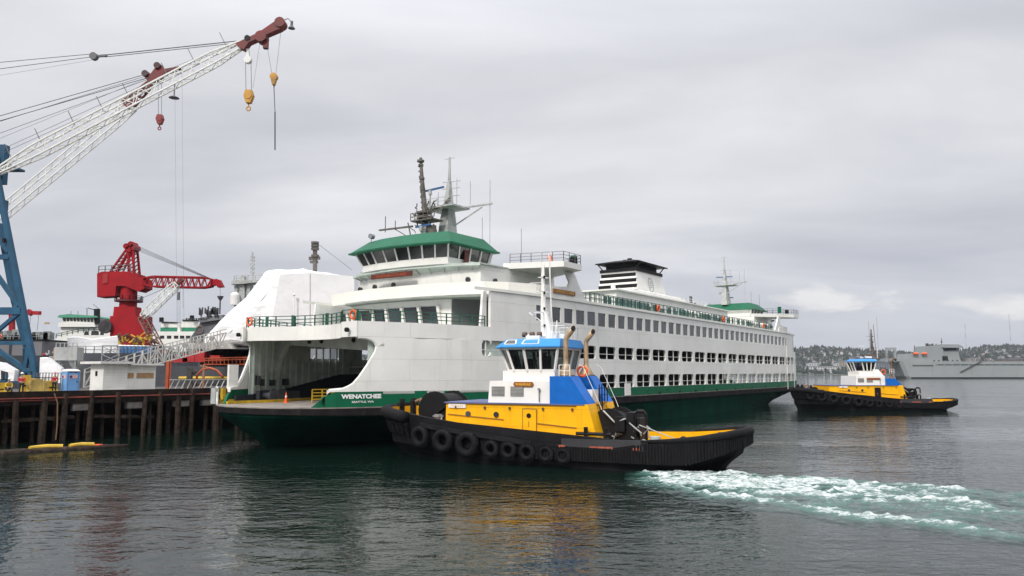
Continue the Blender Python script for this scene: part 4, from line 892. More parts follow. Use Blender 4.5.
    # aft ladders, platform, rails between the casings
    m = MB(); m.box(16.6, 17.8, -1.0, 1.0, 4.2, 4.35); m.build('aft_platform', mat('platform_ochre', (0.4, 0.22, 0.03), 0.6), T)
    m = MB()
    for y in (-.95, -.35): m.bar((17.9, y, 1.2), (17.8, y, 5.6), 0.06)
    for k in range(12): m.bar((17.88, -.95, 1.4+k*.3), (17.88, -.35, 1.4+k*.3), 0.04)
    m.rail([(17.8, -1.0, 4.35), (17.8, 1.0, 4.35)], 1.0, .6, 2, 0.025)
    m.build('aft_ladder', BLK, T)
    m = MB()
    for y in (-1.3, 3.0): m.tube([(16.4, y, 7.0), (16.7, y, 6.9), (17.9, y, 4.3), (18.6, y, 2.4)], 0.022, 5)
    m.rail([(15.5, -3.0, 6.2), (16.3, -3.0, 6.2)], .8, .5, 2, 0.02); m.build('casing_handrail', TW, T)
    MB().torus((16.15, 0.2, 6.55), .36, .09, 'y').build('life_ring', ORA, T, smooth=True)
    MB().box(16.4, 17.2, -.7, .7, 4.35, 5.2).build('deck_box', TW, T)
    # mast
    m = MB(); m.loft([[(a, -b, z), (c, -b, z), (c, b, z), (a, b, z)] for a, c, b, z in ((13.1, 14.2, .28, 8.85), (13.0, 13.8, .2, 9.7), (12.95, 13.35, .12, 11.2), (13.0, 13.25, .09, 13.0), (13.08, 13.22, .06, 14.7))])
    m.tube([(13.9, 0, 8.9), (13.6, 0, 15.6)], .045, 5); m.bar((12.1, -.2, 13.3), (13.2, 0, 13.3), .12, .05); m.bar((13.3, -1.0, 9.9), (13.3, 1.0, 10.0), .06); m.tube([(12.9, .2, 10), (12.9, .2, 16.2)], .025, 4); m.tube([(13.95, -.6, 9), (13.95, -.6, 17.0)], .02, 4)
    for z, l_ in ((11.0, 1.6), (12.6, 1.1), (13.7, .6)): m.bar((13.2-l_*.6, -.3, z), (13.2+.25, .3, z), 0.07); m.bar((13.2, -l_, z), (13.2, l_, z), 0.06)
    m.bar((12.0, 0, 11.0), (13.2, 0, 10.2), .06)
    m.rail([(13.9, -1.4, 8.95), (15.4, -1.4, 8.95), (15.4, 1.4, 8.95), (13.9, 1.4, 8.95)], .95, .7, 2, 0.022)
    if variant: m.v = [(x+1.1, y, 8.7+(z-8.85)*.90) for x, y, z in m.v]
    m.build('mast', TW if not variant else BROWNM, T)
    for z in (9.9, 11.2, 12.4, 13.6): MB().cyl((13.3+1.1*variant, -.22, z-variant*(z-8.8)*.22), .08, .2, 8).build('navigation_light', BLK, T)
    m = MB(); m.bar((12.4, -.9, 10.95), (12.4, .9, 11.1), .16, .12); m.build('radar_scanner', TW, T)
    for s in (11.9, 12.5, 13.1): MB().cyl((s, -1.1, 9.3), .2, .3, 10, 'x').build('floodlight', mat('lamp_brown', (.10, .05, .03)), T)
    m = MB(); m.bar((12.4, -1.1, 8.9), (12.4, -1.1, 9.3), .2); m.box(12.3, 13.4, -1.5, .6, 8.9, 9.2); m.cyl((14.4, .8, 8.9), .3, .5, 10); m.bar((14.6, -1, 8.9), (14.6, -1, 10.3), .07); m.build('roof_gear', TW, T)
    # bow gear
    if variant: m = MB(); m.cyl((3.3, -1.0, 3.2), .75, 2.0, 18, 'y'); m.box(2.9, 3.9, -1.3, 1.3, 2.5, 2.8); m.build('bow_winch', BLK, T)
    m = MB(); m.cyl((4.6, -1.5, 3.55), 1.25, 3.0, 24, 'y'); 
    for y in (-1.6, 1.5): m.cyl((4.6, y, 3.55), 1.45, .12, 24, 'y')
    m.bar((3.4, -1.7, 2.4), (5.6, -1.7, 3.9), .25); m.box(4.0, 5.6, -1.9, 1.9, 2.3, 2.7); _ = m.build('bow_winch', BLK, T) if not variant else None
    m = MB()
    for y in (-.9, .9): m.tube([(1.2, y, 2.6), (1.2, y, 4.35)], .22, 10)
    m.bar((1.2, -1.4, 3.9), (1.2, 1.4, 3.9), .28); m.tube([(2.5, -1.4, 2.6), (2.5, -1.4, 4.25)], .2, 8); m.build('bow_bitts', BLK, T)
    m = MB(); m.cyl((5.5, -2.6, 2.4), .3, .9, 10); m.cyl((5.5, -2.6, 3.1), .42, .12, 10); m.box(5.2, 6.1, -2.9, -2.1, 2.1, 2.7)
    m.tube([(5.8, -2.5, 3.2), (6.1, -3.2, 2.9), (6.2, -3.9, 3.0)], .06, 6); m.build('capstan', STEEL, T)
    m = MB(); m.tube([(1.8, -.2, 3.3), (2.0, -.2, 4.1), (2.5, -.2, 4.3), (2.8, -.2, 3.7), (2.6, -.2, 3.0)], .16, 8); m.build('hawser', mat('rope_brown', (.20, .11, .06), .8), T, smooth=True)
    # aft gear: towing winch, bitts, rails
    m = MB(); m.cyl((19.6, -1.2, 2.6), 1.05, 2.6, 20, 'y')
    for y in (-1.35, 1.4): m.cyl((19.6, y, 2.6), 1.35, .14, 20, 'y')
    m.box(20.6, 21.9, -1.6, .2, 1.1, 3.3); m.box(21.0, 21.5, -1.8, 1.2, 3.0, 3.7); m.cyl((22.2, -2.2, 2.2), .5, .9, 12, 'y'); m.box(18.6, 23.0, -2.2, 2.2, 1.05, 1.35)
    m.tube([(22.6, -1.7, 1.1), (22.6, -1.7, 3.6), (22.9, -1.7, 3.8), (23.6, -1.7, 3.8), (23.9, -1.7, 3.6), (23.9, -1.7, 1.1)], .14, 8)
    m.box(20.2, 20.9, -2.0, -1.5, 2.4, 3.4); m.v = [((x-1.0) if x < 22.3 else 20.6+(x-22.6)*.6, y, z) for x, y, z in m.v]; m.build('towing_winch', BLK, T)
    m = MB(); 
    for s in (17.6, 19.0): m.tube([(s, -3.5, 1.1), (s, -3.5, 2.75)], .15, 8)
    m.tube([(16.9, -3.5, 2.3), (19.4, -3.5, 2.3)], .12, 8); m.build('quarter_bitts', BLK, T)
    rg_ = random.Random(5); m = MB()
    for k in range(16):
        s = rg_.uniform(18, 22); y = rg_.uniform(-2.6, -1.4); z = rg_.uniform(1.3, 2.7); m.tube([(s, y, z), (s+rg_.uniform(-.4, .4), y-.2, z+rg_.uniform(.1, .5)), (s+rg_.uniform(-.6, .6), y, z+rg_.uniform(-.3, .3))], rg_.uniform(.03, .06), 6)
    m.tube([(18.3, -1.7, 3.8), (19.2, -1.9, 3.0), (20.0, -2.0, 3.3)], .06, 6); m.tube([(21.0, -2.2, 2.9), (23.8, -3.2, 2.1), (25.0, -3.6, 2.35)], .035, 6)
    m.build('winch_fittings', GREYP, T)
    m = MB(); m.cyl((22.2, -2.6, 1.9), .35, .3, 10); m.build('rope_coil', mat('rope_pale', (.35, .42, .45), .8), T)
    for s in (24.3, 26.5): MB().sphere((s, -interp(THW, s)*.94, tz(s)+.02), .26, 10, 6, .9).build('stern_chock', THULL, T)
    m = MB(); m.prism([(16.2, 1.32), (22.0, 1.38), (21.6, 2.05), (16.2, 2.0)], -4.56, -4.44); m.build('side_plate', mat('plate_black', (.035, .035, .04), .45, var=.2), T)
    m = MB()
    for s0 in (16.0, 18.2, 18.75, 19.3, 21.1): m.box(s0, s0+.5, -4.60, -4.55, 1.42, 1.58)
    m.build('draft_mark', mat('mark_red', (.42, .10, .05), .6, var=.3), T)
    m = MB()
    for s in (7.2, 9.6, 11.6, 14.2, 16.4): m.box(s, s+.14, -3.10, -3.0, 3.80, 3.98)
    m.build('deck_light', mat('lamp_brown', (.10, .05, .03)), T)
    if variant:
        for c in T.children:
            if c.name.split('.')[0] in ('hull', 'inner_bulwark', 'gunwale', 'deck', 'stern_fender', 'stern_roll', 'stern_chock'):
                for v in c.data.vertices:
                    if v.co.z > 0: v.co.z *= 1-.30*max(0, min(1, (v.co.x-16)/7))
    return T
GLW = bpy.data.materials.new('clear_glass'); GLW.use_nodes = True; _t = GLW.node_tree; _n = _t.nodes
_g = _n.new('ShaderNodeBsdfGlossy'); _g.inputs['Roughness'].default_value = .03; _tr = _n.new('ShaderNodeBsdfTransparent'); _tr.inputs[0].default_value = (.30, .34, .34, 1)
_mx = _n.new('ShaderNodeMixShader'); _f = _n.new('ShaderNodeFresnel'); _f.inputs[0].default_value = 1.6
_t.links.new(_f.outputs[0], _mx.inputs[0]); _t.links.new(_tr.outputs[0], _mx.inputs[1]); _t.links.new(_g.outputs[0], _mx.inputs[2]); _t.links.new(_mx.outputs[0], _n['Material Output'].inputs[0])
make_tug('tugboat', (-9.6, 62.5, 0), R(-24), 'nearer yellow, blue and black tug with two bronze exhaust pipes, pushing at the ferry side', 0)
make_tug('tugboat', (48.7, 131, 0), R(2), 'smaller looking far tug with one exhaust pipe, standing off the far end of the ferry', 1)
# ------------------------------------------------------------------ timber pier (same bearing as the ferry)
def ferw(t, v, z=0): return cw @ Vector((t, v, z))
PZ = 4.5
_u = Vector((math.cos(FRZ), math.sin(FRZ), 0)); _v = Vector((-_u.y, _u.x, 0))
def onpier(px, v, z=None):
    """point on the pier top at ferry offset v seen in pixel column px"""
    d = Vector(((px-512)/FP, 1, 0)); O2 = FO+_v*v; k = O2.dot(_v)/d.dot(_v); p = d*k; p.z = PZ if z is None else z; return p
pier = empty('pier', FO, FRZ); tag(pier, 'weathered timber pier on dark piles running along the left behind the ferry', 'pier')
MB().box(-60, 150, 20.6, 44, PZ-.35, PZ).build('deck_slab', ASPH, pier)
m = MB(); m.box(-60, 150, 20.25, 20.55, PZ-.32, PZ+.22); m.build('bull_rail', TIMD, pier)
m = MB(); m.box(-60, 150, 20.28, 20.58, PZ-1.05, PZ-.38); m.build('fascia_beam', TIMD, pier)
m = MB(); m.tube([(-60, 20.12, PZ-.42), (150, 20.12, PZ-.42)], .07, 6); m.tube([(-60, 20.12, PZ-.62), (-8, 20.12, PZ-.62)], .04, 5); m.build('red_hose', mat('hose_red', (.25, .04, .025), .7, var=.4), pier)
m = MB(); m.box(-60, 150, 43, 44.0, -2, PZ-.4); m.build('back_dark_sheet', mat('under_pier_dark', (.006, .006, .006), .9), pier)  # black sheet standing in for the darkness under the pier
rp = random.Random(11); u = -24.0; k = 0
fu = []
while u < 40: fu.append(u); u += rp.uniform(1.5, 3.2)
np_ = 0
for u in fu:
    m = MB(); r = rp.uniform(.22, .33); lean = rp.uniform(-.12, .12); tp = PZ+rp.choice([-.4, .0, .15, -.4]); v0 = 20.15+rp.uniform(0, .12)
    m.tube([(u+lean*1.4, v0-.1, -1.5), (u+lean, v0-.04, 1.0), (u+lean*.4, v0, 3.0), (u, v0, tp)], [r*1.05, r, r*.95, r*.9], 9); m.build('fender_pile', TIMB, pier); np_ += 1
for row, v0 in ((0, 21.3), (1, 24.5), (2, 28.5)):
    u = -24.5
    while u < (36 if row == 0 else 30):
        r = rp.uniform(.19, .26); m = MB(); l_ = rp.uniform(-.15, .15); m.tube([(u+l_, v0, -1.5), (u, v0, PZ-.9)], [r, r*.9], 8)
        if np_ < 98: m.build('pile', TIMB if row < 2 else TIMD, pier); np_ += 1
        u += rp.uniform(1.9, 3.0)*(1 if row == 0 else 1.5)
for u in [x*3.9-23 for x in range(16)]:
    m = MB(); m.box(u-.22, u+.22, 20.7, 32, PZ-1.0, PZ-.5); m.build('pile_cap', CONC if int(u) % 2 else TIMD, pier)
m = MB()
for u in (-20, -12.5, -4.5): m.bar((u, 20.45, 2.1+.1*math.sin(u)), (u+6.2, 20.5, 1.9+.3*math.cos(u)), .28, .32)
m.build('waler', TIMB, pier)
m = MB()
for u in (-6.5, -1.2, 3.9, 7.2): m.box(u, u+1.8, 20.35, 20.9, PZ-1.7, PZ-.85)
m.build('concrete_patch', CONC, pier)
m = MB(); m.tube([(-8.4, 20.0, PZ), (-8.1, 19.9, 3.6), (-8.0, 19.9, 1.5), (-8.05, 19.9, .2)], .06, 6); m.tube([(11.6, 20.0, PZ+.3), (12.0, 19.9, 3.4), (11.9, 19.9, .6)], .06, 6); m.build('hanging_rope', mat('rope_brown', (.20, .11, .06), .8), pier)
# floating log boom with yellow mats
lb = empty('log_float', at(0, 372, 60)-Vector((0, 0, 6.5)), 0)
pA, pB = Vector((-43.5, 58.6, 0)), Vector((-33.8, 67.6, 0)); lb.location = pA; tag(lb, 'floating log boom with yellow hoses lying along the pier piles', 'log boom')
d_ = pB-pA; dn = d_.normalized(); pn = Vector((-dn.y, dn.x, 0)); m = MB()
for k in range(3): m.tube([pn*(k*.55-.5)+Vector((0, 0, -.03)), d_*(.97-.05*k)+pn*(k*.55-.5)+Vector((0, 0, -.03))], [.34, .28], 9)
m.build('log', TIMB, lb, smooth=True)
for a, b in ((.42, .60), (.64, .78)):
    m = MB(); m.tube([d_*a+Vector((0, 0, .30)), d_*((a+b)/2)+pn*.2+Vector((0, 0, .34)), d_*b+Vector((0, 0, .30))], [.18, .2, .18], 8); m.tube([d_*a+pn*.4+Vector((0, 0, .28)), d_*b+pn*.45+Vector((0, 0, .28))], .13, 7); m.build('yellow_hose', YLW, lb)
m = MB(); m.box(-.3, .3, -.3, .3, 0, .3); m.v = [tuple(Vector(v)+d_*.80) for v in m.v]; m.build('orange_lashing', ORA, lb)

# ---- portable toilets
def toilet(px, Y, label, first=None, rz=R(-8), grp='blue portable toilets on the pier'):
    x = X_(px, Y)
    if first:
        o = copy_tree(first); o.location = (x, Y, PZ); o.rotation_euler = (0, 0, rz); o['label'] = label; o['group'] = grp; return o
    o = empty('portable_toilet', (x, Y, PZ), rz); tag(o, label, 'portable toilet', grp)
    m = MB(); m.box(-.56, .56, -.56, .56, .1, 2.05); 
    for k in (-.56, .56): m.box(k-.03, k+.03, -.6, .6, .1, 2.05)
    m.box(-.6, .6, -.62, .62, 0, .12); m.build('cabin', PBL, o)
    m = MB(); m.box(-.45, .45, -.60, -.565, .15, 1.92); m.box(-.60, -.565, -.45, .45, .15, 1.92); d = m.build('door', mat('toilet_door', (.16, .36, .66), .5, var=.06), o)
    m = MB(); m.box(-.40, .40, -.625, -.605, 1.35, 1.72); m.box(-.625, -.605, -.40, .40, 1.35, 1.72); m.build('notice_plate', mat('plate_pink', (.62, .42, .42), .6, var=.15, scale=6), d)
    m = MB(); m.cyl((-.24, -.64, 1.53), .14, .012, 12, 'y'); m.cyl((-.64, .22, 1.53), .14, .012, 12, 'x'); m.build('notice_emblem', mat('emblem_purple', (.10, .02, .12), .6), d)
    m = MB(); m.box(.33, .39, -.64, -.60, .95, 1.12); m.build('latch', BLK, d)
    m = MB(); m.box(-.63, .63, -.63, .63, 2.05, 2.12); m.loft([[(x_*a, y_*a, z) for x_, y_ in ((-1, -1), (1, -1), (1, 1), (-1, 1))] for a, z in ((.62, 2.12), (.50, 2.25), (.2, 2.3))]); m.build('roof', TW, o)
    m = MB(); m.box(-.40, -.05, -.575, -.56, 1.94, 2.02); m.box(.05, .40, -.575, -.56, 1.94, 2.02); m.box(-.575, -.56, -.40, .40, 1.94, 2.02); m.build('vent_grille', BLK, o)
    return o
t0_ = toilet(72.3, 77.2, 'large blue portable toilet with a white roof standing alone by the pier shed'); t0_.location = onpier(73.6, 24.6); t0_.rotation_euler = (0, 0, FRZ); del t0_['group']
for k in range(9):
    o = toilet(119+k*3.9, 137+k*.6, 'blue portable toilet in the distant row below the yellow jack stands, number %d' % k, t0_, R(-5), 'distant row of blue toilets')
    o.location.z = Z_(357.5, 137); o['label'] = ('leftmost', 'second', 'third', 'fourth', 'middle', 'sixth', 'seventh', 'eighth', 'rightmost')[k]+' blue portable toilet of the distant row under the yellow jack stands'
# ---- shed
sh = empty('pier_shed', onpier(106, 24.2), FRZ); tag(sh, 'white flat-roofed plank shed with boarded windows on the pier', 'shed')
m = MB(); m.box(0, 2.55, 0, 2.7, 0, 2.85); m.build('wall', SHED, sh)
m = MB(); m.box(2.55, 5.9, .35, 2.7, 0, 2.72); m.build('wall', SHED, sh)
m = MB(); m.box(-.7, 2.75, -.7, 3.6, 2.85, 3.10); m.box(2.75, 6.5, -.25, 3.2, 2.72, 2.92); m.build('roof', mat('shed_roof', (.66, .65, .62), .7, var=.12), sh)
for x0, x1 in ((2.75, 3.4), (3.75, 5.65)): MB().box(x0, x1, .28, .36, 1.35, 1.9).build('boarded_window', PLY, sh)
MB().box(-.05, .01, 1.2, 1.6, 1.6, 2.1).build('slot_window', BLK, sh)
m = MB()
for k in range(9): m.box(.01, 2.54, -.012, .003, .15+k*.3, .165+k*.3)
m.build('plank_joint', mat('joint_grey', (.60, .59, .56), .8), sh)
# ---- aluminium gangway lying along the pier edge
gl_ = empty('gangway', FO, FRZ); tag(gl_, 'pale aluminium truss gangway lying flat along the pier edge', 'gangway')
m = MB(); g0, g1 = 4.6, 15.2; vv = 21.6
for z in (PZ+.12, PZ+1.15): m.bar((g0, vv, z), (g1, vv, z), .09); m.bar((g0, vv+1.1, z), (g1, vv+1.1, z), .09)
n_ = 15
for k in range(n_):
    a = g0+(g1-g0)*k/n_; b = g0+(g1-g0)*(k+1)/n_
    for w in (vv, vv+1.1): m.bar((a, w, PZ+.12), (a+.5*(b-a)*1.4, w, PZ+1.15), .10 if k % 2 else .07, .05)
    if k % 3 == 0: m.bar((a, vv, PZ+1.15), (a, vv+1.1, PZ+1.15), .05)
m.box(g0, g1, vv, vv+1.1, PZ+.04, PZ+.12); m.build('truss', ALU, gl_)
# ---- long inclined boarding ramp with hooped sides up to the wrapped ship
rm = empty('boarding_ramp', at(92, 385, 98), 0); tag(rm, 'long aluminium boarding ramp with hooped side frames climbing to the wrapped ship', 'ramp')
pa, pb = at(84, 388, 97), at(218, 347, 108); base_ = Vector(rm.location); pc = at(128, 372, 99)
m = MB(); segs_ = [(pa-base_, at(150, 366, 101)-base_), (at(150, 366, 101)-base_, at(226, 346, 108)-base_)]
for s0, s1 in segs_:
    d = (s1-s0); dn = d.normalized(); sd_ = Vector((-dn.y, dn.x, 0)).normalized()*1.0; n_ = max(6, int(d.length/.9))
    for w in (Vector((0, 0, 0)), sd_):
        for z in (0, .75, 1.9, 2.4): m.bar(s0+w+Vector((0, 0, z)), s1+w+Vector((0, 0, z)), .10 if z in (0, 1.9) else .06)
        for k in range(n_):
            p = s0.lerp(s1, k/n_)+w; q_ = s0.lerp(s1, (k+1)/n_)+w
            m.bar(p, p+Vector((0, 0, 2.4)), .13); m.bar(p+Vector((0, 0, (k % 2)*1.9)), q_+Vector((0, 0, ((k+1) % 2)*1.9)), .13)
    for k in range(n_+1):
        p = s0.lerp(s1, k/n_); m.bar(p+Vector((0, 0, 2.4)), p+sd_+Vector((0, 0, 2.4)), .06); m.bar(p, p+sd_, .1)
    m.bar(s0+sd_*.5, s1+sd_*.5, 1.0, .08)
m.build('ramp_frame', ALU, rm)
m = MB(); tw = at(100, 386, 96)-base_
for k in range(5):
    for x_ in (0, 2.2): m.bar(tw+Vector((x_, 0, k*1.0)), tw+Vector((x_, 0, k*1.0+1)), .1)
    m.bar(tw+Vector((0, 0, k*1.0)), tw+Vector((2.2, 0, k*1.0+1)), .08); m.bar(tw+Vector((2.2, 0, k)), tw+Vector((0, 0, k+1)), .08)
m.build('stair_tower', STEEL, rm)
# ---- machines by the workers
yb = empty('yellow_winch', onpier(41, 24.6), R(45)); yb.scale = (.85, .85, .85); tag(yb, 'battered yellow cable winch sitting behind the workers on the pier', 'winch')
m = MB(); m.cyl((-.2, -.6, .9), .55, 1.2, 14, 'y'); m.cyl((-.2, -.75, .9), .75, .12, 16, 'y'); m.cyl((-.2, .6, .9), .75, .12, 16, 'y'); m.box(-.9, 1.0, -.8, .8, 0, .35)
for x_ in (-.8, .5): m.bar((x_, -.8, .3), (x_, -.8, 1.7), .1)
m.box(.4, 1.1, -.5, .5, .35, 1.3); m.build('drum', mat('pale_yellow', (.50, .36, .10), .6, var=.3), yb)
for px, Y, w_, h_, lb_ in ((4, 23.6, 1.0, 1.0, 'low bright yellow tool box at the left edge of the pier'), (50, 26.0, 1.9, 1.15, 'yellow steel skid beside the pale winch'), (30, 26.5, .8, 1.7, 'tall ochre cabinet behind the worker in the red vest')):
    o = empty('steel_box', onpier(px, Y), R(40)); tag(o, lb_, 'box'); m = MB(); m.box(-w_/2, w_/2, -.4, .4, .12, h_, top=(.08, .05)); m.box(-w_/2-.06, w_/2+.06, -.46, .46, 0, .12); m.build('box_body', YLW, o)
    m = MB(); m.box(-w_/2+.1, w_/2-.1, -.42, -.38, h_*.35, h_*.45); m.bar((-w_/2, 0, h_), (-w_/2, 0, h_+.3), .07); m.bar((w_/2, 0, h_), (w_/2, 0, h_+.3), .07); m.bar((-w_/2, 0, h_+.3), (w_/2, 0, h_+.3), .07); m.build('box_handle', BLK, o)
fe = empty('pier_fence', onpier(37, 31), R(20)); tag(fe, 'dark steel guard fence between the yellow winch and the blue toilets', 'fence')
m = MB(); m.rail([(0, 0, 0), (3.3, .2, 0)], 1.9, .28, 3, .03); m.build('fence_panel', CABLE, fe)
# stand with grey cabinet on legs, red lamp
gc = empty('grey_cabinet', (X_(68, 92), 92, PZ), R(6)); tag(gc, 'grey steel hopper on legs above the blue toilets', 'hopper')
m = MB()
for x_ in (-1.1, 1.1):
    for y_ in (-.7, .7): m.bar((x_, y_, 0), (x_, y_, 3.4), .14)
m.build('leg_frame', STEEL, gc)
m = MB(); m.box(-1.3, 1.3, -.9, .9, 3.4, 5.0); m.loft([[(x_*a+.9, y_*a, z) for x_, y_ in ((-1, -1), (1, -1), (1, 1), (-1, 1))] for a, z in ((.7, 3.4), (.15, 2.0))]); m.rail([(-1.2, -.8, 5), (1.2, -.8, 5)], .5, .5, 1, .03); m.build('hopper_body', mat('galv_pale', (.36, .37, .36), .6, var=.2, streak=.4), gc)
MB().box(-1.5, -1.3, -.7, .3, 3.6, 4.9).build('side_cover', PLY, gc)
pl_ = empty('pump_set', (X_(53, 96), 96, 7.4), 0); tag(pl_, 'grey pump and pipe cluster with a small red lamp above the white tent', 'machinery')
m = MB(); rq = random.Random(4)
for k in range(20): p = Vector((rq.uniform(-.9, .9), rq.uniform(-.4, .4), rq.uniform(0, 1.6))); m.tube([p, p+Vector((rq.uniform(-.5, .5), .1, rq.uniform(.1, .6)))], rq.uniform(.05, .18), 7)
m.box(-1, 1, -.5, .5, -.2, .1); m.box(-.5, .2, -.3, .3, .3, 1.1)
for x_ in (-.8, .8): m.bar((x_, 0, -2.9), (x_, 0, 0), .15)
m.build('pipework', STEEL, pl_); MB().sphere((-1.0, -.5, 1.3), .18, 8, 6).build('red_lamp', RED, pl_)
# white tents and tarpaulined loads
def tent(name, label, pts, Y, depth, mt, cat='tarpaulin', z0=None, yaw=-.5):
    """pts: profile (px,py) at distance Y; extruded backwards with the rear drawn in and every edge softened"""
    P = [at(px, py, Y) for px, py in pts]; c = Vector((sum(p.x for p in P)/len(P), Y, min(p.z for p in P)))
    o = empty(name, c); tag(o, label, cat); m = MB(); f = [p-c for p in P]
    m.loft([[Vector((p.x, 0.15, p.z*.97)) for p in f]]+[[Vector((p.x+yaw*dd, dd, p.z*(1-.02*dd/depth))) for p in f] for dd in (0.4, depth*.5, depth)]); m.build('cover', mt, o); return o
tent('covered_load', 'big crinkled white shrink-wrapped box on top of the grey barge house', [(68, 358), (67, 337), (78, 336.5), (92, 339), (117, 335.5), (118, 354), (100, 357), (76, 359)], 126, 9, WRAP)
tent('small_tent', 'small peaked white tent standing behind the dark fence', [(38.5, 383), (39.5, 357.5), (47, 357), (60.5, 368), (61, 383)], 86, 5, WRAP)
tent('frame_tent', 'white frame tent at the far left edge behind the crane leg', [(-6, 380), (-6, 361), (1, 362), (14, 370), (12.5, 381), (8, 381), (7.5, 372), (0, 370), (0, 380)], 88, 4, WRAP)
# grey barge house under the wrapped box and clutter around it
bh = empty('barge_house', at(98, 372, 124)-Vector((0, 0, 0)), 0); bh.location.z = 0; tag(bh, 'long slate-grey barge deckhouse below the white wrapped box', 'barge')
m = MB(); m.box(-6.5, 13, 0, 8, 0, Z_(353, 124)); m.build('house_wall', SLATE, bh)
m = MB(); m.rail([(-6.4, 0, Z_(353, 124)), (13, 0, Z_(353, 124))], 1.1, 1.4, 2, .04); m.box(3.5, 5.3, -.3, -.2, 6, 9.0); m.build('house_railing', CABLE, bh)
cb_ = empty('scaffold_frame', at(109, 362, 110), 0); tag(cb_, 'thin black tubular frame and machine standing above the shed roof', 'scaffold')
m = MB()
for x_ in (-1.1, 0, 1.1): m.bar((x_, 0, -4), (x_, 0, 2.4 if x_ else 1.6), .08)
for z in (0.3, 1.6, 2.4): m.bar((-1.1, 0, z), (1.1, 0, z), .07)
m.box(-1.9, -.9, -.3, .6, -.9, .1); m.tube([(.1, -.3, -.7), (2.2, -.3, -.6)], .35, 8); m.build('tube_frame', CABLE, cb_)

# ------------------------------------------------------------------ people on the pier
def skin_mesh(name, J, E_, mt, parent, sub=1):
    me = bpy.data.meshes.new(name); me.from_pydata([j[:3] for j in J], E_, []); o = bpy.data.objects.new(name, me); COL.objects.link(o)
    md = o.modifiers.new('s', 'SKIN'); md.use_smooth_shade = True
    for i, j in enumerate(J): sv = me.skin_vertices[0].data[i]; sv.radius = (j[3], j[4] if len(j) > 4 else j[3]); sv.use_root = (i == 0)
    sb = o.modifiers.new('b', 'SUBSURF'); sb.levels = sub; sb.render_levels = sub
    dg = bpy.context.evaluated_depsgraph_get(); dg.update(); nm = bpy.data.meshes.new_from_object(o.evaluated_get(dg)); o.modifiers.clear(); o.data = nm; nm.materials.clear(); nm.materials.append(mt)
    for p in nm.polygons: p.use_smooth = True
    o.parent = parent; return o
def person(px, Y, rz, label, top, hat, sit=False, z=PZ):
    o = empty('person', onpier(px, Y), rz); o.scale = (1.05, 1.05, 1.05); tag(o, label, 'person', None)
    hp = .50 if sit else .95; J = [(0, 0, hp, .15, .11), (0, 0, hp+.25, .14, .10), (0, -.02 if not sit else -.10, hp+.46, .17, .11), (0, -.03 if not sit else -.14, hp+.58, .06), (0, -.05 if not sit else -.19, hp+.68, .085, .10), (0, -.06 if not sit else -.20, hp+.79, .08, .09)]
    E_ = [(0, 1), (1, 2), (2, 3), (3, 4), (4, 5)]
    legs = []; arms = []
    for s in (-1, 1):
        b = len(J)
        if sit: J += [(s*.10, -.05, hp-.02, .10), (s*.15, -.42, hp+.02, .075), (s*.15, -.46, .10, .05), (s*.16, -.62, .05, .045)]
        else: J += [(s*.10, 0, hp-.08, .10), (s*.12, -.02, .50, .07), (s*.13, .02, .10, .05), (s*.14, -.14, .04, .045)]
        E_ += [(0, b), (b, b+1), (b+1, b+2), (b+2, b+3)]; legs.append(b)
        c = len(J); sy = J[2][1]
        J += [(s*.20, sy, hp+.44, .065), (s*.27, sy-.05, hp+.18, .05), (s*.12, sy-.28, hp+.10, .035), (s*.06, sy-.33, hp+.11, .035, .02)]
        E_ += [(2, c), (c, c+1), (c+1, c+2), (c+2, c+3)]; arms.append(c)
        for k in range(5):
            f0 = len(J); dx = (-.03+.02*k) if k < 4 else -.05*s; L_ = (.06, .075, .07, .055, .05)[k]
            J += [(s*.06+dx*.6, sy-.355, hp+.12+.012*k, .011), (s*.05+dx, sy-.37-L_*.6, hp+.11+.012*k, .009), (s*.045+dx, sy-.36-L_, hp+.08+.012*k, .008)]; E_ += [(c+3, f0), (f0, f0+1), (f0+1, f0+2)]
    skin_mesh('body', J, E_, SKIN, o)
    K = [(j[0], j[1], j[2], j[3]*1.16, (j[4] if len(j) > 4 else j[3])*1.18) for j in J]
    sel = [0, 1, 2]+[a+i for a in arms for i in (0, 1, 2)]; idx = {v: i for i, v in enumerate(sel)}
    skin_mesh('jacket', [K[i] for i in sel], [(idx[a], idx[b]) for a, b in E_ if a in idx and b in idx], top, o)
    sel = [0]+[a+i for a in legs for i in (0, 1, 2)]; idx = {v: i for i, v in enumerate(sel)}
    skin_mesh('trousers', [K[i] for i in sel], [(idx[a], idx[b]) for a, b in E_ if a in idx and b in idx], CLD, o)
    h = J[5]; m = MB(); m.sphere((h[0], h[1]+.01, h[2]+.03), .125, 14, 8, 1.0, half=True); m.cyl((h[0], h[1]-.02, h[2]+.02), .155, .015, 14); m.build('hard_hat', hat, o, smooth=True)
    m = MB()
    for s in (-1, 1): m.box(s*.13-.05, s*.13+.05, J[legs[0]+3][1]-.10, J[legs[0]+3][1]+.12, 0, .09)
    m.build('boots', BLK, o)
    m = MB(); m.sphere((h[0], h[1]-.095, h[2]-.05), .018, 6, 4); m.sphere((h[0]-.035, h[1]-.085, h[2]-.02), .012, 6, 4); m.sphere((h[0]+.035, h[1]-.085, h[2]-.02), .012, 6, 4); m.box(-.03, .03, h[1]-.092, h[1]-.08, h[2]-.10, h[2]-.088); m.build('face', mat('face_dark', (.16, .07, .05), .6), o)
    return o
person(12.5, 21.6, R(50), 'person in a yellow jacket sitting bent forward on a box at the pier edge', CLY, TW, True)
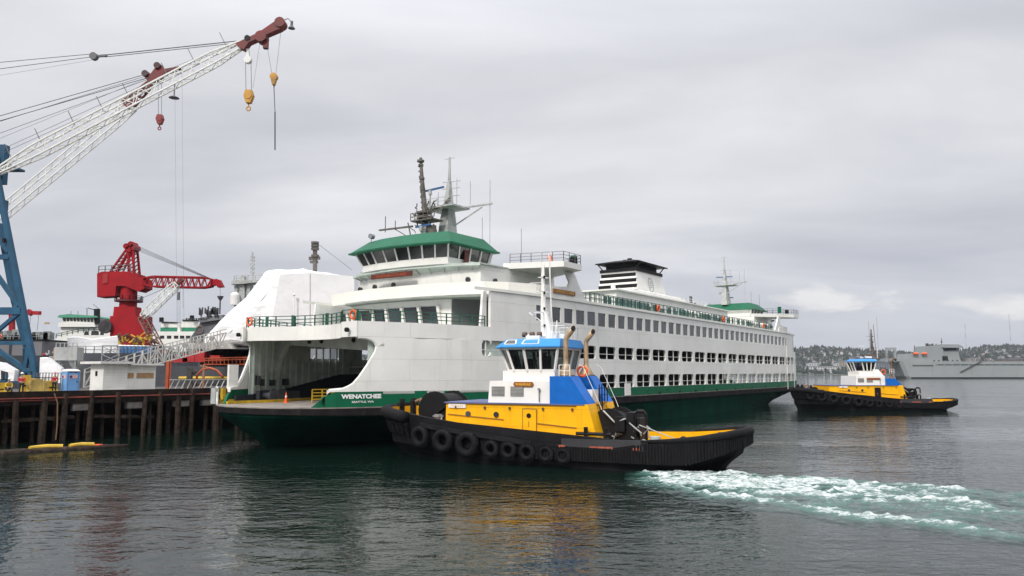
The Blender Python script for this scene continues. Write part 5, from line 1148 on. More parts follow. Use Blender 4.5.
MB_ = MB(); MB_.box(-.30, .30, -.2, .25, 0, .42, top=(.03, .03)); sb_ = MB_.build('seat_box', YLW); sb_.location = onpier(12.5, 21.75); tag(sb_, 'yellow crate the worker in the yellow jacket sits on', 'crate')
person(25.5, 21.8, R(25), 'person in a red vest, black trousers and white hard hat standing on the pier', CLR, TW)
person(58, 24.8, R(50), 'person in a red jacket half hidden at the left side of the blue toilets', CLR, mat('hat_red', (.4, .03, .03), .5))
# ------------------------------------------------------------------ cranes
def cable(name, pts, r, parent, mt=None): m = MB(); [m.tube([a, b], r, 4) for a, b in zip(pts, pts[1:])]; return m.build(name, mt or CABLE, parent)
c1 = empty('portal_crane', (X_(-60, 95), 95, PZ)); tag(c1, 'blue portal crane with a long white lattice boom and dark red boom head', 'crane')
o1 = Vector(c1.location)
def A1(px, py, Y=95): return at(px, py, Y)-o1
m = MB(); P_ = A1
def leg_(pts, w): 
    for a, b in zip(pts, pts[1:]): m.bar(a, b, w, w)
leg_([P_(37, 381), P_(5, 218), P_(-8, 150)], 0.6)
leg_([P_(-150, 381), P_(-118, 218), P_(-105, 150)], 0.8)
B2 = 101
leg_([A1(38, 380, B2), A1(26, 345, B2), A1(14, 300, B2), A1(0, 224, B2)], .6)
leg_([A1(-128, 380, B2), A1(-102, 218, B2)], .9)
m.build('leg', CBLUE, c1)
m = MB()
m.bar(P_(22, 311), P_(-140, 311), .75, .9); m.bar(P_(28, 343), P_(-146, 343), .5, .45); m.bar(P_(10, 257), P_(-125, 257), .6, .6)
m.bar(P_(19, 306), P_(-3, 275), .5); m.bar(P_(20, 312), P_(-6, 334), .45); m.bar(P_(34, 375), P_(-8, 346), .5); m.bar(P_(9, 252), P_(-20, 216), .5)
m.bar(P_(24.5, 348), A1(25, 379, 96), .35); m.bar(P_(29, 346), P_(24, 376), .45)
m.bar(P_(20, 311), A1(16, 305, B2), .7); m.bar(A1(35, 370), A1(36, 372, B2), .7); m.bar(P_(42, 379), P_(-155, 379), .9, .8); m.bar(A1(42, 378, B2), A1(-150, 378, B2), .9, .8)
m.build('brace', CBLUE, c1)
m = MB()
for px in (36, -150):
    for Y in (95, B2):
        c = A1(px, 379, Y)
        for dx in (-1.2, 1.2): m.cyl((c.x+dx, c.y-.3, -.02+.45), .42, .6, 14, 'y')
        m.box(c.x-2, c.x+2, c.y-.5, c.y+.5, .5, 1.1)
m.build('bogie', CBLUE, c1)
m = MB(); h0 = A1(-105, 158); h1 = A1(1.0, 120); m.box(h0.x, A1(-4, 150).x, -1, 6, h0.z, A1(0, 160).z); m.box(A1(-12, 0).x, A1(1.5, 150).x, .6, 1.6, A1(0, 182).z, A1(0, 143).z); m.box(h0.x+1, A1(2.5, 200).x, 0, 1.2, A1(0, 212).z, A1(0, 199).z)
m.build('machinery_house', CBLUE, c1)
MB().box(A1(6.2, 225).x, A1(8.6, 225).x, -.6, -.2, A1(0, 243).z, A1(0, 239).z).build('lamp', BLK, c1)
# boom
ba, bb = P_(-3, 172), P_(243, 44)
m = MB(); m.lattice(ba, bb, .7, .8, 27, .19, .085, mid=1.6, depth=.75); bm_ = m.build('boom', CWH, c1)
rr_ = random.Random(8); m = MB(); bd = (bb-ba)
for k in (.055, .175, .31, .425, .53, .69, .80, .93):
    p = ba+bd*k+Vector((0, 0, .9)); m.bar(p, p+Vector((-1.0, 0, 1.9)), .08)
m.build('cable_guide', CABLE, bm_)
m = MB(); hA, hB = P_(238, 47), P_(288, 22)
m.prism([(P_(237, 45).x, P_(237, 45).z), (P_(260, 34).x, P_(260, 34).z), (P_(276, 23).x, P_(276, 23).z), (P_(283, 20).x, P_(283, 20).z), (P_(286, 25).x, P_(286, 25).z), (P_(282, 30).x, P_(282, 30).z), (P_(268, 36).x, P_(268, 36).z), (P_(250, 44).x, P_(250, 44).z), (P_(245, 51).x, P_(245, 51).z), (P_(239, 48).x, P_(239, 48).z)], -.55, .55)
hd = m.build('boom_head', DRED, c1)
m = MB(); c = P_(262, 38); m.cyl((c.x, -.7, c.z), .75, 1.4, 16, 'y'); c = P_(281, 24); m.cyl((c.x, -.7, c.z), .68, 1.4, 16, 'y'); c = P_(266, 40); m.box(c.x-.3, c.x+.3, -.3, .3, c.z-1.2, c.z); m.build('sheave', DRED, hd)
m = MB(); c = P_(250, 44); m.cyl((c.x-.2, -.62, c.z+.6), .38, .08, 12, 'y'); m.build('head_hole', BLK, hd)
m = MB(); m.tube([P_(284, 20), P_(288, 18.5), P_(291.5, 22)], .06, 6); c = P_(291.6, 28.5); m.cyl((c.x, c.y, c.z), .48, .4, 10, r2=.2); m.cyl((c.x, c.y, c.z+.4), .18, .6, 8); m.build('head_lamp', CABLE, hd)
def hook(parent, px, py, r, col, org, Y, hookcol=None):
    c = at(px, py, Y)-org; m = MB(); m.prism([(c.x-r*.55, c.z+r), (c.x+r*.55, c.z+r), (c.x+r*.85, c.z), (c.x+r*.4, c.z-r*1.3), (c.x-r*.4, c.z-r*1.3), (c.x-r*.85, c.z)], c.y-.35, c.y+.35); m.cyl((c.x, c.y-.42, c.z), r*.62, .84, 14, 'y'); b = m.build('hook_block', col, parent)
    m = MB(); m.bar((c.x, c.y, c.z-r*1.2), (c.x, c.y, c.z-r*1.9), .14); m.torus((c.x, c.y, c.z-r*2.3), r*.36, .09, 'y', 12, 6); m.build('hook', hookcol or col, b); return b
YH = mat('hook_yellow', (.55, .27, .02), .55, var=.3)
hook(c1, 249, 96, .75, YH, o1, 95)
c = P_(248, 60); m = MB(); m.cyl((c.x, -.3, c.z), .48, .6, 16, 'y'); m.bar((c.x, 0, c.z+.3), (c.x-.1, 0, c.z+1.5), .35); m.build('upper_block', CWH, c1)
cable('hoist_rope', [P_(245.5, 58), P_(246, 92)], .035, c1); cable('hoist_rope', [P_(251, 60), P_(251.5, 92)], .035, c1); cable('hoist_rope', [P_(260, 42), P_(253, 88)], .018, c1)
c = P_(274, 77); m = MB(); m.cyl((c.x, -.3, c.z), .5, .6, 14, 'y'); m.prism([(c.x-.45, c.z), (c.x+.45, c.z), (c.x+.15, c.z-1.1), (c.x-.15, c.z-1.1)], -.28, .28); m.build('whip_block', YH, c1)
cable('whip_rope', [P_(266, 40), P_(272, 74)], .022, c1); cable('whip_rope', [P_(281, 30), P_(276, 73)], .022, c1)
m = MB(); m.tube([P_(274, 84), P_(274, 88), P_(275, 112)], [.12, .06, .05], 6); m.tube([P_(275, 112), P_(275, 150)], .09, 6); m.build('ball_pendant', CABLE, c1)
cable('pendant', [P_(237, 41), P_(105, 55)], .07, c1); cable('pendant', [P_(237, 43), P_(105, 57)], .05, c1)
m = MB(); c = P_(94, 56.5); m.cyl((c.x, -.3, c.z), .5, .6, 14, 'y'); m.bar(c, P_(107, 55.5), .3, .25); m.build('pendant_sheave', CABLE, c1)
for a, b in ((91, 54), (91, 57)):
    cable('pendant', [P_(a, b), P_(-40, b+ (12 if b == 54 else 17))], .045, c1)
cable('pendant', [P_(92, 60), P_(-40, 82)], .018, c1)
for k, (y0, x1, y1, r_) in enumerate(((140, 240, 40, .022), (152, 238, 42, .03), (156, 200, 64, .03), (117, 150, 73, .05), (122, 150, 77, .05))): cable('running_rope', [P_(-4, y0), P_(x1, y1)], r_, c1)
# second crane: white lattice boom behind, dark head at px 150,75
c2 = empty('lattice_crane', (X_(-90, 112), 112, PZ)); tag(c2, 'second white lattice boom with rusty red head crossing behind the near one', 'crane', None); o2 = Vector(c2.location)
def A2(px, py, Y=112): return at(px, py, Y)-o2
m = MB(); m.lattice(A2(-30, 240), A2(132, 106), 1.2, 1.4, 24, .17, .08, mid=1.7, depth=.75); m.build('boom', CWH, c2)
m = MB(); m.lattice(A2(127, 106), A2(150, 84), 1.3, .7, 5, .24, .14); m.build('boom_tip', DRED, c2)
m = MB(); m.lattice(A2(-60, 360), A2(-45, 240), 3.5, 3, 8, .35, .2); q0 = A2(-45, 240); m.box(q0.x-4, q0.x+3, q0.y-2, q0.y+2, q0.z-1.5, q0.z+2.5); q1 = A2(-60, 360); m.box(q1.x-3, q1.x+3, q1.y-3, q1.y+3, -.0, q1.z+.5); m.build('tower', CBLUE, c2)
def PX(px, py, Y, org): p = at(px, py, Y)-org; return (p.x, p.z)
m = MB(); m.prism([PX(144, 74, 112, o2), PX(152, 75, 112, o2), PX(157, 68, 112, o2), PX(160, 65, 112, o2), (PX(166, 70, 112, o2)), PX(180, 67.5, 112, o2), PX(181, 68.5, 112, o2), PX(168, 73, 112, o2), PX(158, 80, 112, o2), PX(150, 84, 112, o2), PX(146, 78, 112, o2)], -.5, .5); hd2 = m.build('boom_head', DRED, c2)
m = MB(); 
for px, py in ((147, 75), (159, 67)): c = A2(px, py); m.cyl((c.x, c.y-.8, c.z), .5, 1.6, 14, 'y')
m.build('sheave', mat('sheave_dark', (.05, .015, .015), .6), hd2)
cable('hoist_rope', [A2(158, 80), A2(158.5, 116)], .035, c2); cable('hoist_rope', [A2(161.5, 80), A2(161.5, 116)], .035, c2); hook(c2, 160, 119, .65, mat('hook_red', (.22, .01, .01), .5), o2, 112)
c = A2(174, 98); m = MB(); m.cyl((c.x, c.y, c.z), .8, .3, 12, r2=.35); m.bar((c.x, c.y, c.z), (c.x, c.y, c.z+2.4), .15); m.build('boom_lamp', CABLE, c2)
for px in (175, 182): cable('fall_rope', [A2(px, 70 if px > 180 else 98), A2(px+2, 330)], .014, c2)
for y0, y1 in ((150, 76), (165, 80)): cable('luffing_rope', [A2(-60, y0-10), A2(146, y1)], .04, c2)
for px in (52, 60): pass
# red harbour crane
c3 = empty('red_crane', (X_(125, 170), 170, PZ)); tag(c3, 'squat red slewing harbour crane with a horizontal lattice jib', 'crane'); o3 = Vector(c3.location)
def A3(px, py, Y=170): return at(px, py, Y)-o3
def pz3(L): return [(A3(x, y).x, A3(x, y).z) for x, y in L]
m = MB(); m.prism(pz3([(110, 372), (110, 316), (145, 316), (145, 372)]), 0, 3.6); m.prism(pz3([(112, 316), (113, 306.5), (134, 306.5), (135, 316)]), .4, 3.4)
for x_ in (112, 143): m.prism(pz3([(x_-1.5, 392), (x_-1.5, 372), (x_+1.5, 372), (x_+1.5, 392)]), .3, 1.6); m.prism(pz3([(x_-1.5, 392), (x_-1.5, 372), (x_+1.5, 372), (x_+1.5, 392)]), 6, 7.5)
m.build('gantry_base', CRED, c3)
m = MB(); c = A3(123, 308); m.cyl((c.x, 2.2, c.z), 1.9, A3(0, 294).z-c.z+3, 20, r2=1.75); m.build('slew_column', CRED, c3)
m = MB(); m.cyl((c.x, 2.4, A3(0, 301).z), 3.0, .35, 20); m.rail([(c.x+2.9*math.cos(a*math.pi/6), 2.4+2.9*math.sin(a*math.pi/6), A3(0, 300).z) for a in range(13)], 1.1, 1.5, 2, .05); m.build('walkway', mat('crane_dark_red', (.10, .01, .012), .6), c3)  # walkway in a deeper red than the rest of the crane
m = MB(); m.prism(pz3([(97, 297), (97, 273.5), (102, 271.5), (129, 271.5), (138, 274), (138, 277), (145, 278.5), (145, 288), (138, 291.5), (125, 286), (116, 286), (115, 296)]), 0, 3.6); m.build('machinery_house', CRED, c3)
m = MB(); m.prism(pz3([(103, 284), (103, 275), (108, 272.5), (108, 283)]), -.15, 0); m.build('side_cab', mat('cab_red', (.30, .008, .012), .5), c3)
m = MB(); m.rail([A3(98, 273)+Vector((0, .2, 0)), A3(130, 271.5)+Vector((0, .2, 0))], 1.6, 1.4, 2, .06); m.build('roof_railing', CABLE, c3)
m = MB(); tpx = A3(130.5, 246)
for y_ in (.8, 3.6):
    a_ = Vector((0, y_, 0))
    m.bar(A3(127, 273)+a_, A3(127, 247)+a_*.6, .4); m.bar(A3(132, 273)+a_, A3(132.5, 247)+a_*.6, .4); m.bar(A3(108, 272)+a_, A3(126, 248)+a_*.6, .38); m.bar(A3(114, 272)+a_, A3(127, 251)+a_*.6, .3)
    for k in range(7):
        t_ = k/7; p = A3(127, 273).lerp(A3(127, 247), t_)+a_*(1-.4*t_); q_ = A3(132, 273).lerp(A3(132.5, 247), (k+1)/7)+a_*(1-.4*t_); m.bar(p, q_, .2)
        p = A3(108, 272).lerp(A3(126, 248), t_)+a_; q_ = A3(114, 272).lerp(A3(127, 251), min(1, t_+.14))+a_; m.bar(p, q_, .18)
for px, py in ((125.5, 246), (130, 244), (132.5, 247), (128, 249)): c = A3(px, py); m.cyl((c.x, .2, c.z), .7, 2.4, 12, 'y')
m.build('tower_frame', CRED, c3)
m = MB(); m.lattice(A3(144, 281.5), A3(212, 283), 1.4, 1.6, 22, .30, .17, mid=2.3); m.build('jib', CRED, c3)
m = MB(); m.prism(pz3([(211, 286), (210, 281), (217, 279), (220, 280), (223.5, 287), (218, 287.5), (217, 285)]), -.5, .9); m.build('jib_head', CRED, c3)
for k in range(4): cable('luffing_rope', [A3(133, 244+k*1.5), A3(213, 279.5+k*.4)], .05, c3)
cable('hoist_rope', [A3(220, 286), A3(220.5, 297)], .04, c3); c = A3(220.4, 297.5); m = MB(); m.cyl((c.x, 0, c.z-.6), .3, .9, 10, r2=.75); m.tube([(c.x, 0, c.z-3.8), (c.x, 0, c.z-.5)], .18, 6); m.build('hook_weight', CABLE, c3)
m = MB(); c = A3(106.5, 327); m.cyl((c.x, -.8, c.z), 1.5, .6, 24, 'y')
for k in range(16): a = k*math.pi/8; m.bar((c.x, -.85, c.z), (c.x+1.45*math.cos(a), -.85, c.z+1.5*math.sin(a)), .1)
m.build('cable_reel', mat('reel_dark', (.05, .045, .05), .6, var=.3), c3)
cable('slack_rope', [A3(137, 300), A3(152, 294), A3(165, 288)], .05, c3)
# far small red jib and far white leaning boom
c4 = empty('distant_crane', at(24, 313, 400)); c4.location.z = PZ; tag(c4, 'tiny distant red crane jib showing past the blue crane leg', 'crane'); o4 = Vector(c4.location)
m = MB(); q_ = lambda px, py: at(px, py, 400)-o4
m.bar(q_(5, 312.6), q_(40.5, 313), 1.7, 1.9); m.bar(q_(12, 312.5), q_(12, 372), 2.2); m.bar(q_(28, 311), q_(32, 314), 2.4); m.build('jib', CRED, c4)
m = MB(); m.tube([q_(31, 314), q_(29, 331)], .12, 4); m.tube([q_(39, 314), q_(37, 331)], .12, 4); m.build('hoist_rope', CABLE, c4)
c5 = empty('crawler_boom', at(165, 330, 150)); tag(c5, 'pale lattice boom leaning right behind the red crane', 'crane'); o5 = Vector(c5.location)
m = MB(); m.lattice(at(143, 317, 150)-o5, at(177, 284, 150)-o5, 1.0, 1.0, 12, .18, .1, mid=1.5); m.build('boom', CWH, c5)
m = MB(); m.lattice(at(143, 317, 150)-o5, at(160, 350, 150)-o5, 1.4, 1.4, 8, .2, .1); z_ = at(160, 350, 150)-o5; m.box(z_.x-2, z_.x+2, -1.5, 1.5, z_.z-4, z_.z); m.build('lower_boom', mat('boom_rust', (.22, .12, .10), .7, var=.3), c5)
m = MB(); m.bar(at(176, 285, 150)-o5, at(183, 279, 150)-o5, .7); m.build('boom_head', DRED, c5)
m = MB(); 
for px, y1 in ((178, 330), (180, 330), (183, 308)): m.tube([at(px, 284, 150)-o5, at(px, y1, 150)-o5], .03, 4)
c = at(178.5, 296, 150)-o5; m.box(c.x-.2, c.x+.2, -.2, .2, c.z-.8, c.z+.8); m.build('hoist_rope', CABLE, c5)

# ------------------------------------------------------------------ ships behind the pier
# grey floating dock / ship with big letters
Yd = 205; fd = empty('floating_dock', (X_(20, Yd), Yd, 0)); tag(fd, 'long grey dock wall with big dark block letters behind the blue crane leg', 'floating dock'); od = Vector(fd.location)
def D_(px, py): p = at(px, py, Yd)-od; return p
z341 = D_(0, 341).z+0; z356 = D_(0, 355.5).z
m = MB(); m.box(D_(-160, 0).x, D_(66, 0).x, 0, 14, z356, z341); m.build('side_wall', DOCKG, fd)
m = MB(); m.box(D_(-160, 0).x, D_(70, 0).x, -.3, 14, -1, z356); m.build('lower_wall', DOCKD, fd)
m = MB(); m.box(D_(-160, 0).x, D_(66, 0).x, -.15, 14.2, z341, z341+.5); m.build('coping', BLK, fd)
LT = mat('letter_navy', (.012, .02, .04), .6)
def ltr(ch, px, w): text_part('letter', ch, 3.9, lambda x, y: (D_(px, 0).x+x, -.06, z356+1.55+y), LT, fd, width=w, bold=.05)
ltr('O', 12.6, 3.0); ltr('T', -4.5, 2.6); 
m = MB(); m.box(D_(35.2, 0).x, D_(37.6, 0).x, -.10, -.02, z356-1.0, z356+3.5); m.build('letter', LT, fd)
m = MB(); m.rail([(D_(-100, 0).x, 0, z341+.5), (D_(66, 0).x, 0, z341+.5)], 1.4, 1.6, 2, .06); m.build('dock_railing', STEEL, fd)
rq = random.Random(21); m = MB()
for k in range(44):
    x_ = rq.uniform(D_(2, 0).x, D_(66, 0).x); h_ = rq.uniform(.5, 2.4); m.box(x_, x_+rq.uniform(.3, 1.6), 1, 3, z341+.5, z341+.5+h_)
m.box(D_(34, 0).x, D_(44, 0).x, 1, 4, z341+.5, z341+3.2); m.build('deck_gear', mat('gear_grey', (.25, .27, .26), .7, var=.4, scale=.7), fd)
MB().torus((D_(1, 337).x, -.3, D_(0, 336.5).z), .42, .14, 'y').build('life_ring', ORA, fd, smooth=True)
# ferry in dock 1 (px 58..105)
def bg_ferry_house(name, label, Y, px0, px1):
    o = empty(name, (X_((px0+px1)/2, Y), Y, 0)); tag(o, label, 'ferry'); og = Vector(o.location); q = lambda px, py: at(px, py, Y)-og
    pz = lambda L: [(q(x, y).x, q(x, y).z) for x, y in L]
    m = MB(); m.prism(pz([(50, 352), (55, 340), (60, 334), (61, 326), (78, 326), (104, 324), (112, 324), (112, 352)]), 0, 12); m.prism(pz([(60, 327), (61, 322.5), (72, 321.5), (96, 322.5), (97, 327)]), -1.2, 12); m.build('superstructure', W, o)
    m = MB(); m.prism(pz([(60.5, 317.3), (63, 315.4), (72, 314.4), (98, 316.2), (99.5, 317.5), (98, 318), (62, 318)]), -2, 12); m.build('pilot_house_roof', mat('faded_green', (.07, .30, .19), .6, var=.15), o)
    m = MB(); m.prism(pz([(64, 318), (65, 321.6), (94, 322.5), (96, 318)]), -.8, 10); m.build('bridge_window_band', GLASS, o)
    m = MB()
    for k in range(10): x_ = 64.3+k*3.4; m.bar(q(x_, 318)+Vector((0, -.9, 0)), q(x_+.5, 322)+Vector((0, -.9, 0)), .22)
    m.build('window_pillar', W, o)
    m = MB(); m.box(q(69, 0).x, q(74, 0).x, -1.3, -1.2, q(0, 324.4).z, q(0, 322.6).z); m.build('name_board', PLY, o)
    m = MB()
    for x0, x1, y0 in ((84, 89, 331), (91, 99, 330.5), (100, 104, 331)): m.prism(pz([(x0, 335), (x0+.6, y0+.4), ((x0+x1)/2, y0), (x1-.4, y0+.6), (x1, 335)]), -.06, 0)
    m.build('arched_window', GLASS, o)
    m = MB(); m.rail([q(56, 338), q(78, 333), q(110, 330.5)], 1.4, 2.0, 2, .08); m.build('deck_railing', GRL, o)
    m = MB(); m.tube([q(97, 324), q(97, 309)], 1.0, 10); m.build('funnel', BLK, o)
    m = MB(); m.bar(q(88, 308), q(95, 310), .3); m.bar(q(87, 308), q(87, 317), .2); m.tube([q(71, 315), q(71, 311)], .1, 4); m.tube([q(78, 315), q(78, 311)], .1, 4); m.bar(q(93, 304), q(99, 309), .15); m.build('mast', CABLE, o)
bg_ferry_house('moored_ferry', 'distant white ferry with a green pilot house roof left of the red crane', 260, 58, 112)
Y6 = 300; f6 = empty('moored_ferry', (X_(180, Y6), Y6, 0)); tag(f6, 'distant white ferry with two green banded funnels right of the red crane', 'ferry'); og6 = Vector(f6.location)
q6 = lambda px, py: at(px, py, Y6)-og6; pz6 = lambda L: [(q6(x, y).x, q6(x, y).z) for x, y in L]
m = MB(); m.prism(pz6([(146, 352), (146, 335), (150, 331.5), (214, 331.5), (214, 352)]), 0, 20); m.build('superstructure', W, f6)
for x0, x1, yb in ((158, 177, 322), (179, 199, 320)):
    m = MB(); m.prism(pz6([(x0, 332), (x0+.5, yb+2), (x0+2.5, yb-.2), (x1-1.5, yb+.4), (x1, yb+4), (x1+1, 332)]), 2, 12); fn = m.build('funnel', W, f6)
    m = MB(); m.prism(pz6([(x0+.3, 331.5), (x0+.3, 327.2), (x1-2, 327.2), (x1-2, 331.5)]), 1.8, 1.98); m.build('green_band', mat('band_green', (.01, .17, .09), .5), fn)
    m = MB(); m.prism(pz6([(x0+1.5, yb+.4), (x0+1.5, yb-.8), (x1-2, yb-.2), (x1-2, yb+.8)]), 1.5, 12.5); m.tube([q6((x0+x1)/2+ (3 if x0 > 170 else -6), yb), q6((x0+x1)/2+(3 if x0 > 170 else -6), yb-4.5)], .9, 8); m.build('funnel_cap', BLK, fn)
m = MB()
for x0 in (160, 167, 174, 180, 186): m.prism(pz6([(x0, 338.6), (x0, 335.6), (x0+4.3, 335.6), (x0+4.3, 338.6)]), -.1, 0)
m.build('window_row', GLASS, f6)
# yellow and brown jack stands
js = empty('jack_stands', at(135, 345, 140)); tag(js, 'jumble of yellow and brown steel stands piled behind the blue toilets', 'stands'); oj = Vector(js.location); rq = random.Random(9)
for nm, mt_, n_ in (('stand_frame', YLW, 34), ('stand_foot', mat('stand_brown', (.12, .055, .03), .7, var=.4), 44)):
    m = MB()
    for k in range(n_): p = at(rq.uniform(114, 155), rq.uniform(336, 343.5), 140+rq.uniform(0, 3))-oj; m.bar(p, p+Vector((rq.uniform(-1.1, 1.1), 0, rq.uniform(-.9, .9))), rq.uniform(.15, .4))
    m.build(nm, mt_, js)
m = MB(); a_, b_ = at(113, 346, 141)-oj, at(157, 343.8, 141)-oj; m.box(a_.x, b_.x, 1.5, 4, -.5, a_.z+.2); m.build('stand_platform', SLATE, js)
bs = empty('barge', (X_(135, 138), 141, 0)); tag(bs, 'grey barge carrying the distant row of blue toilets', 'barge'); MB().box(-6, 16, -6, 12, -1, Z_(357.6, 137)).build('barge_hull', SLATE, bs)
# wrapped ship
Yw = 112; ws = empty('wrapped_ship', (X_(240, Yw), Yw, 0)); tag(ws, 'dark grey ship whose superstructure is sealed in white shrink wrap', 'ship'); ow = Vector(ws.location)
qw = lambda px, py, Y=Yw: at(px, py, Y)-ow
z0w = qw(0, 366).z
m = MB(); m.loft([[(qw(140, 0).x, -1, z0w), (qw(420, 0).x, -1, z0w), (qw(420, 0).x, 16, z0w), (qw(140, 0).x, 16, z0w)], [(qw(146, 0).x, 0, -1), (qw(420, 0).x, 0, -1), (qw(420, 0).x, 15, -1), (qw(146, 0).x, 15, -1)]]); m.build('hull', SLATE, ws)
# stations of the wrap: front face profile then deeper profiles
def WP(px, py, d): p = at(px, py, Yw+d)-ow; return p
front = [(197, 344), (199, 337), (222, 313), (240, 297), (262, 269), (268, 267.5), (288, 267), (300, 267), (330, 272), (356, 278), (390, 288), (390, 344), (300, 347), (250, 346.5)]
mid_ = [(x+ (3 if x < 300 else 0), y+ (0 if y > 340 else 0)) for x, y in front]
def dens_(L, n=5):
    o = []
    for (a, b), (c, d) in zip(L, L[1:]+L[:1]):
        for k in range(n): o.append((a+(c-a)*k/n, b+(d-b)*k/n))
    return o
fr_ = dens_(front, 12); rg = []
for d, sc_ in ((0, .72), (.1, .80), (.3, .88), (.6, .94), (1.1, .97), (2, .99), (3, 1.0), (5, 1.0), (8, 1.0), (12, .99), (14, .9)):
    cxw, cyw = 300, 330; r_ = []
    for i, (x, y) in enumerate(fr_):
        p = WP(cxw+(x-cxw)*sc_, cyw+(y-cyw)*sc_, 0)+Vector((0, d, 0)); nz = noise.noise(Vector((p.x*.35, p.y*.5, p.z*.22)))*.55+noise.noise(Vector((p.x*1.1+p.z*.5, p.y, p.z*.25)))*.35; r_.append(p+Vector((nz*.4, nz*.6, nz*.5)))
    rg.append(r_)
m = MB(); m.loft(rg); m.build('shrink_wrap', WRAP, ws, smooth=True)
m = MB(); bx = [(284, 322), (291, 279), (320, 277.5), (362, 281), (362, 332), (285, 332)]
ringb = []
for d in (-5.5, -5.2, 2):
    ringb.append([WP(x, y, 0)*1.0+Vector((0, d, 0)) for x, y in bx])
m.loft(ringb); m.build('grey_wrap_box', WRAPG, ws)
m = MB()
for y0, y1, x in ((277.8, 332, 319.5),): m.bar(WP(x, y0, 0)+Vector((0, -5.65, 0)), WP(x, y1, 0)+Vector((0, -5.65, 0)), .10)
m.bar(WP(306, 300, 0)+Vector((0, -6.2, 0)), WP(306, 326, 0)+Vector((0, -6.2, 0)), .12); m.sphere(WP(306, 299, 0)+Vector((0, -6.2, 0)), .2, 8, 6); m.build('wrap_seam', TW, ws)
m = MB(); m.prism([(qw(199, 0).x, qw(0, 343).z), (qw(246, 0).x, qw(0, 343).z), (qw(250, 0).x, qw(0, 349).z), (qw(206, 0).x, qw(0, 349).z)], -1.0, 3); m.build('wrap_skirt', mat('skirt_dirty', (.48, .46, .43), .6, var=.3, scale=.8, bump=.1, bscale=1.5), ws)
m = MB(); m.box(qw(214, 0).x, qw(300, 0).x, 1, 12, z0w, qw(0, 347).z); m.build('house_under_wrap', mat('house_dark', (.10, .095, .10), .7, var=.3), ws)
# upper mast standing out of the wrap
m = MB(); a_, b_ = WP(315, 275, 4), WP(315, 243, 4); m.bar(a_, b_, .55); 
for y_ in (244, 247, 250, 257): p = WP(315, y_, 4); m.cyl((p.x, p.y, p.z), .62, .35, 8)
m.bar(WP(309, 258.5, 4), WP(320, 258, 4), .4, .5); m.bar(WP(310, 262, 4), WP(318, 262, 4), .3, .4)
m.tube([WP(318, 244, 4), WP(352, 270, 4)], .03, 4); m.build('topmast', BROWNM, ws)
# red and orange rigging on its deck
m = MB(); rq = random.Random(13)
for x0, x1, y0, y1 in ((185, 197, 354, 362), (197, 207, 351, 362), (212, 222, 355.5, 362.5), (176, 190, 358, 362.5)): a_, b_ = qw(x0, y1), qw(x1, y0); m.box(a_.x, b_.x, -.9, .6, a_.z, b_.z)
m.build('red_container', RED, ws)
m = MB()
for y_ in (358.5, 360.5, 364.5): m.bar(qw(207, y_)+Vector((0, -1.2, 0)), qw(252, y_-1.2 if y_ < 362 else y_)+Vector((0, -1.2, 0)), .16)
for k in range(12): x_ = 208+k*3.9; m.bar(qw(x_, 365)+Vector((0, -1.2, 0)), qw(x_, 358)+Vector((0, -1.2, 0)), .1)
m.build('orange_railing', ORS, ws)
m = MB(); p = qw(216, 353); m.box(p.x-1, p.x+8, 1, 3, z0w, p.z+.6); m.build('white_tank', WRAP, ws)
m = MB(); m.tube([qw(185, 378)+Vector((0, -2, 0)), qw(240, 378)+Vector((0, -2, 0))], .25, 8); m.build('fender_pipe', YLW, ws)
og_ = empty('orange_gantry', at(167, 389, 92)); og_.location.z = PZ; tag(og_, 'orange steel post with a bracing arm standing right of the shed', 'post'); oo = Vector(og_.location)
m = MB(); m.bar((0, 0, 0), (0, 0, 3.3), .36); m.bar((0, 0, 3.2), (.5, 0, 3.3), .2); m.bar((.32, 0, 0), (.32, 0, 3.2), .10); m.build('post', ORS, og_)
hs = empty('orange_hose_rack', at(203, 389, 93)); hs.location.z = PZ; tag(hs, 'arched orange hose hung over posts on the pier', 'hose')
m = MB(); m.tube([(-.9, 0, .2), (-.8, 0, 1.6), (-.2, 0, 2.3), (.7, 0, 2.5), (1.6, 0, 2.2), (2.2, 0, 1.6), (2.4, 0, 1.3)], .14, 8); m.build('hose', ORS, hs, smooth=True)
m = MB(); m.bar((0, 0, 0), (0, 0, 2.9), .22); m.bar((-.5, 0, 2.8), (.5, 0, 2.6), .15); m.build('rack_post', mat('rack_brown', (.30, .14, .07), .7), hs)
mc = empty('pipe_manifold', at(189, 389, 92)); mc.location.z = PZ; tag(mc, 'dark valve manifold standing behind the low gangway', 'manifold')
m = MB(); rq = random.Random(2)
for k in range(14): p = Vector((rq.uniform(-.5, .5), rq.uniform(-.2, .2), rq.uniform(.2, 2.2))); m.tube([p, p+Vector((rq.uniform(-.4, .4), 0, rq.uniform(.1, .6)))], rq.uniform(.07, .16), 7)
m.box(-.5, .5, -.3, .3, 0, .6); m.box(-.3, .3, -.2, .2, .6, 2.3); m.build('valve_body', mat('manifold_dark', (.045, .04, .035), .6, var=.3), mc)
